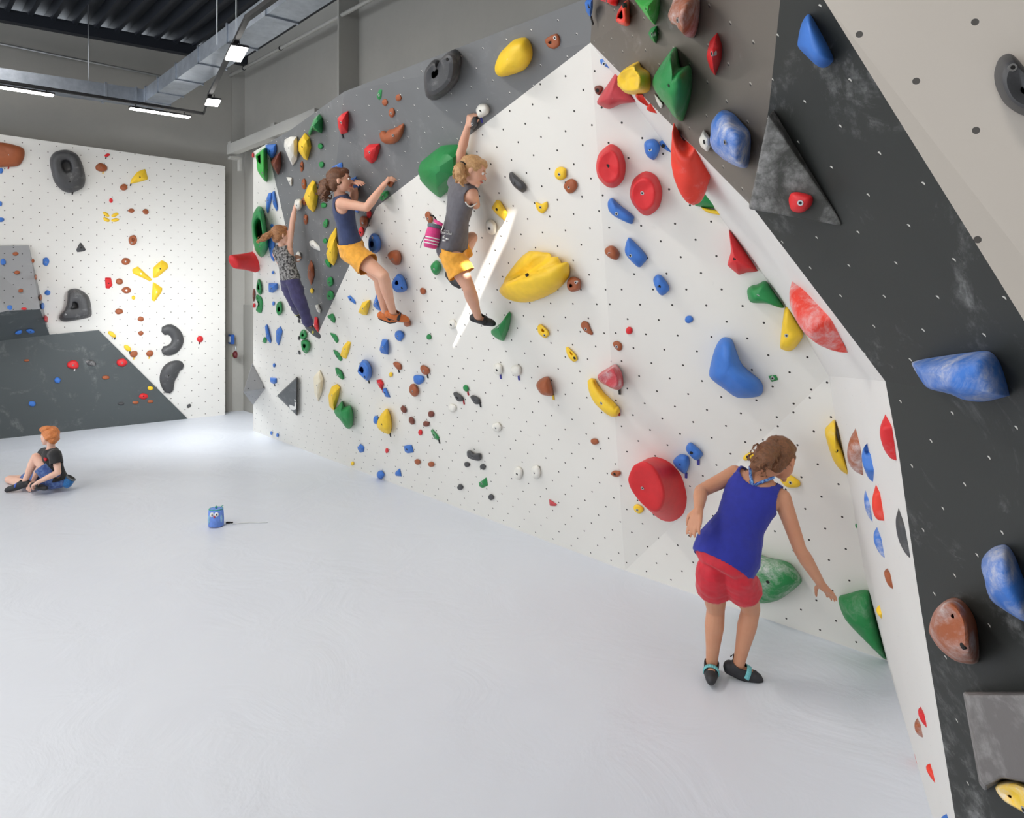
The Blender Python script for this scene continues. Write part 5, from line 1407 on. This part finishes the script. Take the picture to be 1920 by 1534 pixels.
# --- girl in grey top, centre
hairB = hair_mat('blonde_hair', (176, 130, 84), (215, 172, 120))
J = dict(pel=P(848, 462, 5.12), nk=P(870, 346, 4.97), hd=P(888, 322, 4.88), shL=P(852, 338, 5.12), shR=P(885, 364, 4.90),
         elL=P(866, 280, 5.00), wrL=P(877, 238, 4.89), tipL=P(883, 212, 4.84), elR=P(892, 384, 5.02), wrR=P(882, 356, 4.98), tipR=P(876, 342, 4.99),
         hipL=P(855, 474, 5.17), hipR=P(847, 478, 5.05), knL=P(884, 446, 5.24), knR=P(878, 538, 5.03), anL=P(849, 514, 5.36), anR=P(897, 596, 5.38),
         toL=P(864, 538, 5.28), toR=P(928, 608, 5.42), palmL=V((.6, .7, -.2)), palmR=V((.5, .8, 0)), curlL=.75, curlR=.6, front=V((.75, .66, 0)))
g3 = person('person', J, 1.46, V((.96, -.12, -.42)), V((.38, .1, .92)), dict(skin=skinB, hair=hairB), 'girl in grey top and orange shorts hanging by one hand from the wall', torso=.98)
hd, f, hu, hs = g3['hd'], g3['f'], g3['hu'], g3['hs']
hair(g3, hairB, [P(868, 308, 4.83), P(862, 316, 4.81), P(860, 330, 4.80), P(866, 341, 4.80)], [.020, .035, .034, .016], strands=16, curl=.018)
M['greytop'] = fabric('charcoal_jersey', (104, 102, 108), .85, .1, 25)
tk = tank(g3, M['greytop'], hem=-.16, arm=.073, strap_out=.035, neckr=.074, wr=.006, flare=.10, inf=.013)
M['whitecl'] = simple('white_cloth', (238, 238, 236), .8)
sh = J['shR']; pts = [sh+g3['xr']*.012-g3['spine']*(.055+.03*math.sin(math.pi*t))+(-g3['fr'])*(.045-.09*t) for t in [i/8 for i in range(9)]]
build('undershirt_edge', tube_geo(pts, .005, 6), M['whitecl'], g3['body'], sh)
shorts(g3, M['orange'], frac=.62, fracL=.42, waist=.02, inf=.016, flare=.018, wr=.008)
for s in 'LR': shoe(g3, s, M['shoe_black'], M['rubber'])
# print on the back of the shirt: two rows of illegible white lettering and small marks
def facing_print(c, base, right, up, n, glyphs, s, mat, name, parent):
    vs, fs = [], []
    for (x, y, w, h) in glyphs:
        a = vs.__len__(); vs += [base+right*(x*s)+up*(y*s), base+right*((x+w)*s)+up*(y*s), base+right*((x+w)*s)+up*((y+h)*s), base+right*(x*s)+up*((y+h)*s)]; fs.append((a, a+1, a+2, a+3))
    o = build(name, (vs, fs), mat, parent, base); m = o.modifiers.new('t', 'SOLIDIFY'); m.thickness = .003; m.offset = 0
    return o
rr = random.Random(3)
# glyph strokes for 'elemento'-like soft lettering kept as short bars
def word(n, x0, y0, cw, ch, rr):
    g = []
    for i in range(n):
        x = x0+i*cw; g.append((x, y0, cw*.28, ch)); kk = rr.choice((0, 1, 2))
        if kk == 0: g += [(x, y0, cw*.8, ch*.25), (x, y0+ch*.75, cw*.8, ch*.25)]
        if kk == 1: g += [(x, y0+ch*.4, cw*.8, ch*.25), (x+cw*.5, y0, cw*.28, ch*.6)]
        if kk == 2: g += [(x+cw*.5, y0, cw*.28, ch), (x, y0+ch*.75, cw*.8, ch*.25)]
    return g
pb = P(829, 437.5, 4.88)
rt = (P(848, 441, 4.86)-P(829, 437, 4.88)).normalized(); upv = (P(831, 425, 4.88)-P(829, 437, 4.89)).normalized()
vsb = [v.co+tk.location*0 for v in tk.data.vertices]
def surf_depth(ob, u, v):
    best = None; M4 = PM[ob.name]
    for vv in ob.data.vertices:
        p = M4 @ vv.co; a, b = PX(p)
        if abs(a-u) < 3 and abs(b-v) < 3 and (best is None or p.y < best): best = p.y
    return best
y1 = surf_depth(tk, 838, 436) or 4.95; y0 = surf_depth(tk, 829, 436) or y1; y2 = surf_depth(tk, 846, 440) or y1
yb = min(y0, y1, y2)-.004
b0_ = P(826.5, 437.5, yb); rt = (P(846, 441, yb)-b0_).normalized(); upv = V((rt.z*-1, 0, rt.x)).normalized(); 
facing_print(g3, b0_, rt, upv, None, word(8, 0, 0, .0095, .016, rr)+word(5, .018, .020, .0075, .010, rr)+[(.018, -.030, .014, .014), (.024, -.022, .006, .012), (.040, -.034, .02, .008), (.020, -.050, .022, .010)], 1.0, M['whitecl'], 'shirt_print', tk)
# her chalk bag
def chalk_bag(c, r, h, axis, m1, m2, m3, label, name='chalk_bag', stripes=0):
    ax = axis.normalized(); e = tube_geo([c-ax*h*.5, c-ax*h*.48, c-ax*h*.2, c+ax*h*.15, c+ax*h*.38], [r*.5, r*.85, r*1.05, r, r*.88], 18)
    b = mesh('%s' % name, *e, m1, smooth=True, origin=c); tag(b, label, 'chalk bag')
    x, y, _ = frame(ax)
    mesh('collar', *tube_geo([c+ax*h*.34, c+ax*h*.42, c+ax*h*.5], [r*.93, r*1.02, r*.96], 18), m2, b, smooth=True, origin=c+ax*h*.4)
    mesh('opening', *tube_geo([c+ax*h*.5, c+ax*h*.503], [r*.8, r*.7], 14), M['dark'], b, origin=c+ax*h*.5)
    for i in range(stripes):
        z = -.34+i*.12
        mesh('stripe', *tube_geo([c+ax*h*z, c+ax*h*(z+.045)], [r*(1.045 if z > -.3 else 1.0), r*1.06], 18), m3, b, smooth=True, origin=c+ax*h*z)
    return b
pink, greyc = fabric('pink_fabric', (222, 62, 135), .7), fabric('grey_lining', (112, 122, 130), .8, .3, 50)
cb = chalk_bag(P(811, 443, 5.02), .052, .17, V((.22, 0, 1)), pink, greyc, M['whitecl'], 'pink and grey striped chalk bag at the waist of the girl in the grey top', stripes=3)
mesh('strap', *tube_geo([P(815, 414, 5.0), P(820, 417, 4.97), P(828, 421, 4.93)], [.012, .013, .012], 8), pink, cb, smooth=True, origin=P(815, 414, 5.0))
mesh('cord', *tube_geo([P(801, 438, 5.0), P(795, 445, 4.99), P(790, 455, 4.99), P(788, 465, 4.99)], .003, 5), greyc, cb, smooth=True, origin=P(801, 438, 5.0))
mesh('brush_handle', *tube_geo([P(806, 404, 5.02), P(811, 404, 5.02), P(816, 409, 5.0), P(818, 414, 5.0)], .006, 6), M['dark'], cb, smooth=True, origin=P(806, 404, 5.02))

# --- woman in navy
hairC = hair_mat('dark_brown_hair', (84, 54, 38), (128, 86, 58))
J = dict(pel=P(659, 466, 6.20), nk=P(638, 368, 6.08), hd=P(638, 339, 6.03), shL=P(648, 380, 6.22), shR=P(640, 381, 5.98),
         elR=P(688, 389, 5.90), wrR=P(718, 349, 5.84), tipR=P(734, 328, 5.80), elL=P(664, 372, 6.28), wrL=P(664, 341, 6.12), tipL=P(683, 345, 5.98),
         hipL=P(664, 474, 6.30), hipR=P(664, 476, 6.12), knR=P(718, 517, 6.00), knL=P(711, 522, 6.30), anR=P(737, 588, 6.28), anL=P(723, 590, 6.42),
         toR=P(766, 601, 6.33), toL=P(744, 602, 6.44), palmR=V((.6, .5, -.7)), palmL=V((.2, .3, -.9)), curlR=.7, curlL=.25, front=V((1, .1, .1)))
w2 = person('person', J, 1.62, V((1, .12, .12)), V((-.10, 0, 1)), dict(skin=skinB, hair=hairC), 'woman in navy tank top and orange shorts climbing with bent knees in profile', torso=.92)
hd, f, hu, hs = w2['hd'], w2['f'], w2['hu'], w2['hs']
hair(w2, hairC, [hd-f*.10+hu*.0, P(612, 346, 6.03), P(606, 360, 6.03), P(609, 373, 6.03)], [.026, .050, .048, .022], strands=20, curl=.024, wr=.007)
M['navy'] = fabric('navy_jersey', (54, 66, 104), .85, .12, 30)
tank(w2, M['navy'], hem=.06, arm=.080, strap_out=.04, armdrop=.02, neckr=.070, wr=.005)
shorts(w2, M['orange'], frac=.50, waist=.14, inf=.018, flare=.014, wr=.007)
so_ = simple('orange_shoe', (205, 110, 50), .6)
for s in 'LR': shoe(w2, s, so_, M['shoe_black'], 'orange and black climbing shoe')

# --- girl in dark trousers, far left
hairD = hair_mat('auburn_hair', (120, 78, 50), (196, 140, 92))
J = dict(pel=P(545, 526, 7.32), nk=P(530, 461, 7.24), hd=P(527, 441, 7.20), shL=P(518, 477, 7.30), shR=P(541, 468, 7.26),
         elR=P(548, 418, 7.18), wrR=P(553, 390, 7.12), tipR=P(557, 374, 7.10), elL=P(528, 500, 7.46), wrL=P(547, 488, 7.42), tipL=P(556, 482, 7.42),
         hipL=P(540, 534, 7.36), hipR=P(551, 532, 7.26), knR=P(566, 574, 7.22), knL=P(554, 570, 7.36), anR=P(581, 613, 7.34), anL=P(558, 584, 7.54),
         toR=P(600, 633, 7.40), toL=P(563, 597, 7.56), palmR=V((.7, .6, -.1)), palmL=V((.5, .8, 0)), curlR=.7, curlL=.6, front=V((.6, .75, 0)))
g1 = person('person', J, 1.25, V((.75, .6, -.15)), V((-.1, 0, 1)), dict(skin=skinC, hair=hairD), 'girl in patterned black top and dark purple trousers climbing at the far left, ponytail flying', torso=.98)
hair(g1, hairD, [P(517, 434, 7.16), P(505, 440, 7.12), P(492, 448, 7.08), P(481, 453, 7.05)], [.022, .028, .024, .006], strands=12, curl=.010)
M['speckle'] = fabric('black_speckled', (40, 38, 40), .85, .1, 45, (150, 148, 146)); M['trous'] = fabric('purple_trousers', (62, 58, 98), .85, .15, 15)
tank(g1, M['speckle'], hem=.02, arm=.092, strap_out=.035, neckr=.070, wr=.005, inf=.012, flare=.06)
shorts(g1, M['trous'], waist=.08, inf=.012, full=True, name='trousers', wr=.010)
ylw = simple('yellow_shoe', (205, 200, 90), .6)
for s in 'LR': shoe(g1, s, simple('grey_shoe', (90, 92, 95), .6) if s == 'R' else M['shoe_black'], ylw, 'grey climbing shoe with yellow strap')

# --- boy on the mat
hairE = hair_mat('ginger_hair', (196, 106, 52), (226, 146, 84))
J = dict(pel=P(108, 902, 7.72), nk=P(95, 844, 7.72), hd=P(92, 819, 7.70), shL=P(104, 853, 7.60), shR=P(82, 850, 7.84),
         elL=P(109, 886, 7.56), wrL=P(72, 904, 7.48), tipL=P(54, 913, 7.50), elR=P(72, 880, 7.92), wrR=P(62, 903, 7.72), tipR=P(55, 913, 7.66),
         hipL=P(103, 902, 7.66), hipR=P(101, 903, 7.82), knL=P(67, 857, 7.66), knR=P(17, 899, 8.02), anL=P(46, 904, 7.66), anR=P(66, 911, 7.60),
         toL=P(10, 920, 7.66), toR=P(88, 916, 7.54), palmL=V((-.3, .3, -1)), palmR=V((-.3, 0, -1)), curlL=.6, curlR=.6, front=V((-1, 0, .2)))
bo = person('person', J, 1.38, V((-1, .18, -.02)), V((0, 0, 1)), dict(skin=skinD, hair=hairE), 'ginger haired boy in black T-shirt sitting on the white mat with one knee raised', torso=1.0)
hair(bo, hairE, wr=.012, fringe=1)
M['blacktee'] = fabric('black_cotton', (40, 40, 42), .9, .1, 25); M['bluesh'] = fabric('blue_denim_shorts', (58, 84, 150), .8, .2, 35, (90, 118, 170))
tee = tank(bo, M['blacktee'], hem=.02, sleeve=.52, neckr=.068, wr=.006, inf=.014, name='t_shirt', flare=.08)
shorts(bo, M['bluesh'], keep=.0, frac=.62, waist=.10, inf=.014, flare=.012, wr=.006)
for s in 'LR': shoe(bo, s, M['shoe_black'], simple('blue_strap', (70, 100, 190), .6), 'black climbing shoe with blue strap')
pr_ = P(86, 862, 7.60); build('shirt_print', remesh([ball(pr_, .016), ball(pr_+V((-.012, 0, .012)), .012)], .004, 1), simple('print_red', (200, 40, 50), .7), tee, pr_)
chalk_bag(P(127, 903, 7.70), .055, .11, V((.5, .2, .7)), fabric('blue_nylon', (40, 120, 190), .6, .3, 40), greyc, M['dark'], 'small blue chalk bag behind the seated ginger haired boy')

# --- owl shaped chalk bag on the mat
oc = floorpt(405, 987)+UP*.09
oy = oc.y; s_ = 1/F_PX*oy
blue1, blue2, mint = fabric('owl_blue', (112, 150, 232), .9, .12, 40), fabric('owl_pale', (150, 196, 232), .9, .1, 40), fabric('mint_trim', (70, 170, 150), .9)
vs, fs = loft([(oc-UP*.085, V((.060, 0, 0)), V((0, .055, 0))), (oc-UP*.08, V((.068, 0, 0)), V((0, .062, 0))), (oc-UP*.02, V((.070, 0, 0)), V((0, .064, 0))), (oc+UP*.05, V((.066, 0, 0)), V((0, .060, 0))), (oc+UP*.072, V((.062, 0, 0)), V((0, .056, 0))), (oc+UP*.074, V((.050, 0, 0)), V((0, .046, 0)))], 24)
owl = mesh('chalk_bag', vs, fs, blue1, smooth=True, origin=oc); tag(owl, 'small blue owl shaped chalk bag standing alone on the white mat', 'chalk bag')
cc = (CAM-oc); cc.z = 0; cc.normalize(); sx = cc.cross(UP)*-1
sx = UP.cross(cc).normalized()
def onowl(x, z, off=0): return oc+sx*x+UP*z+cc*(.064*math.sqrt(max(0, 1-(x/.069)**2))+off)
for x in (-.034, .004):
    e = build('owl_eye', ball(onowl(x, .034, -.002), 1, 12, (sx*.019, UP*.022, cc*.006)), M['whitecl'], owl, oc)
    build('pupil', ball(onowl(x+.001, .033, .004), .006, 8), M['dark'], e, oc)
b = onowl(-.014, .012, 0)
build('beak', ([b-sx*.010+UP*.012, b+sx*.010+UP*.012, b-UP*.014, b+cc*.012+UP*.004], [(0, 2, 3), (2, 1, 3), (1, 0, 3)]), simple('beak_red', (225, 80, 90), .7), owl, b)
for x in (-.055, .040): build('wing', ball(onowl(x, -.012, -.004), 1, 12, (sx*.014, UP*.040, cc*.008)), blue2, owl, oc)
mesh('trim', *tube_geo([oc+V((math.cos(a)*.060, math.sin(a)*.055, .071)) for a in [2*math.pi*i/20 for i in range(21)]], .0045, 6), mint, owl, smooth=True, origin=oc)
build('toggle', ball(oc+UP*.086+sx*.002, .012, 10), mint, owl, oc)
build('cord', tube_geo([oc+UP*.076+sx*.04, oc+UP*.086+sx*.045, oc+UP*.095+sx*.062], .0035, 6), mint, owl, oc)
bp = floorpt(428, 982)+UP*.01
bk_ = mesh('buckle', *join_geo(box_geo(bp, V((.018, 0, 0)), V((0, .010, 0)), UP*.006), box_geo(bp+V((.032, 0, 0)), V((.010, 0, 0)), V((0, .009, 0)), UP*.005)), M['dark'], owl, origin=bp)
sp_ = [floorpt(420, 984)+UP*.004, floorpt(440, 983)+UP*.004, floorpt(455, 981.5)+UP*.004, floorpt(470, 980.5)+UP*.004, floorpt(485, 981)+UP*.004, floorpt(502, 980)+UP*.004]
g = join_geo(*[box_geo((sp_[i]+sp_[i+1])/2, (sp_[i+1]-sp_[i])/2, V((0, .008, 0)), UP*.0015) for i in range(5)])
mesh('belt', *g, simple('pale_webbing', (222, 226, 228), .8), owl, origin=sp_[0])
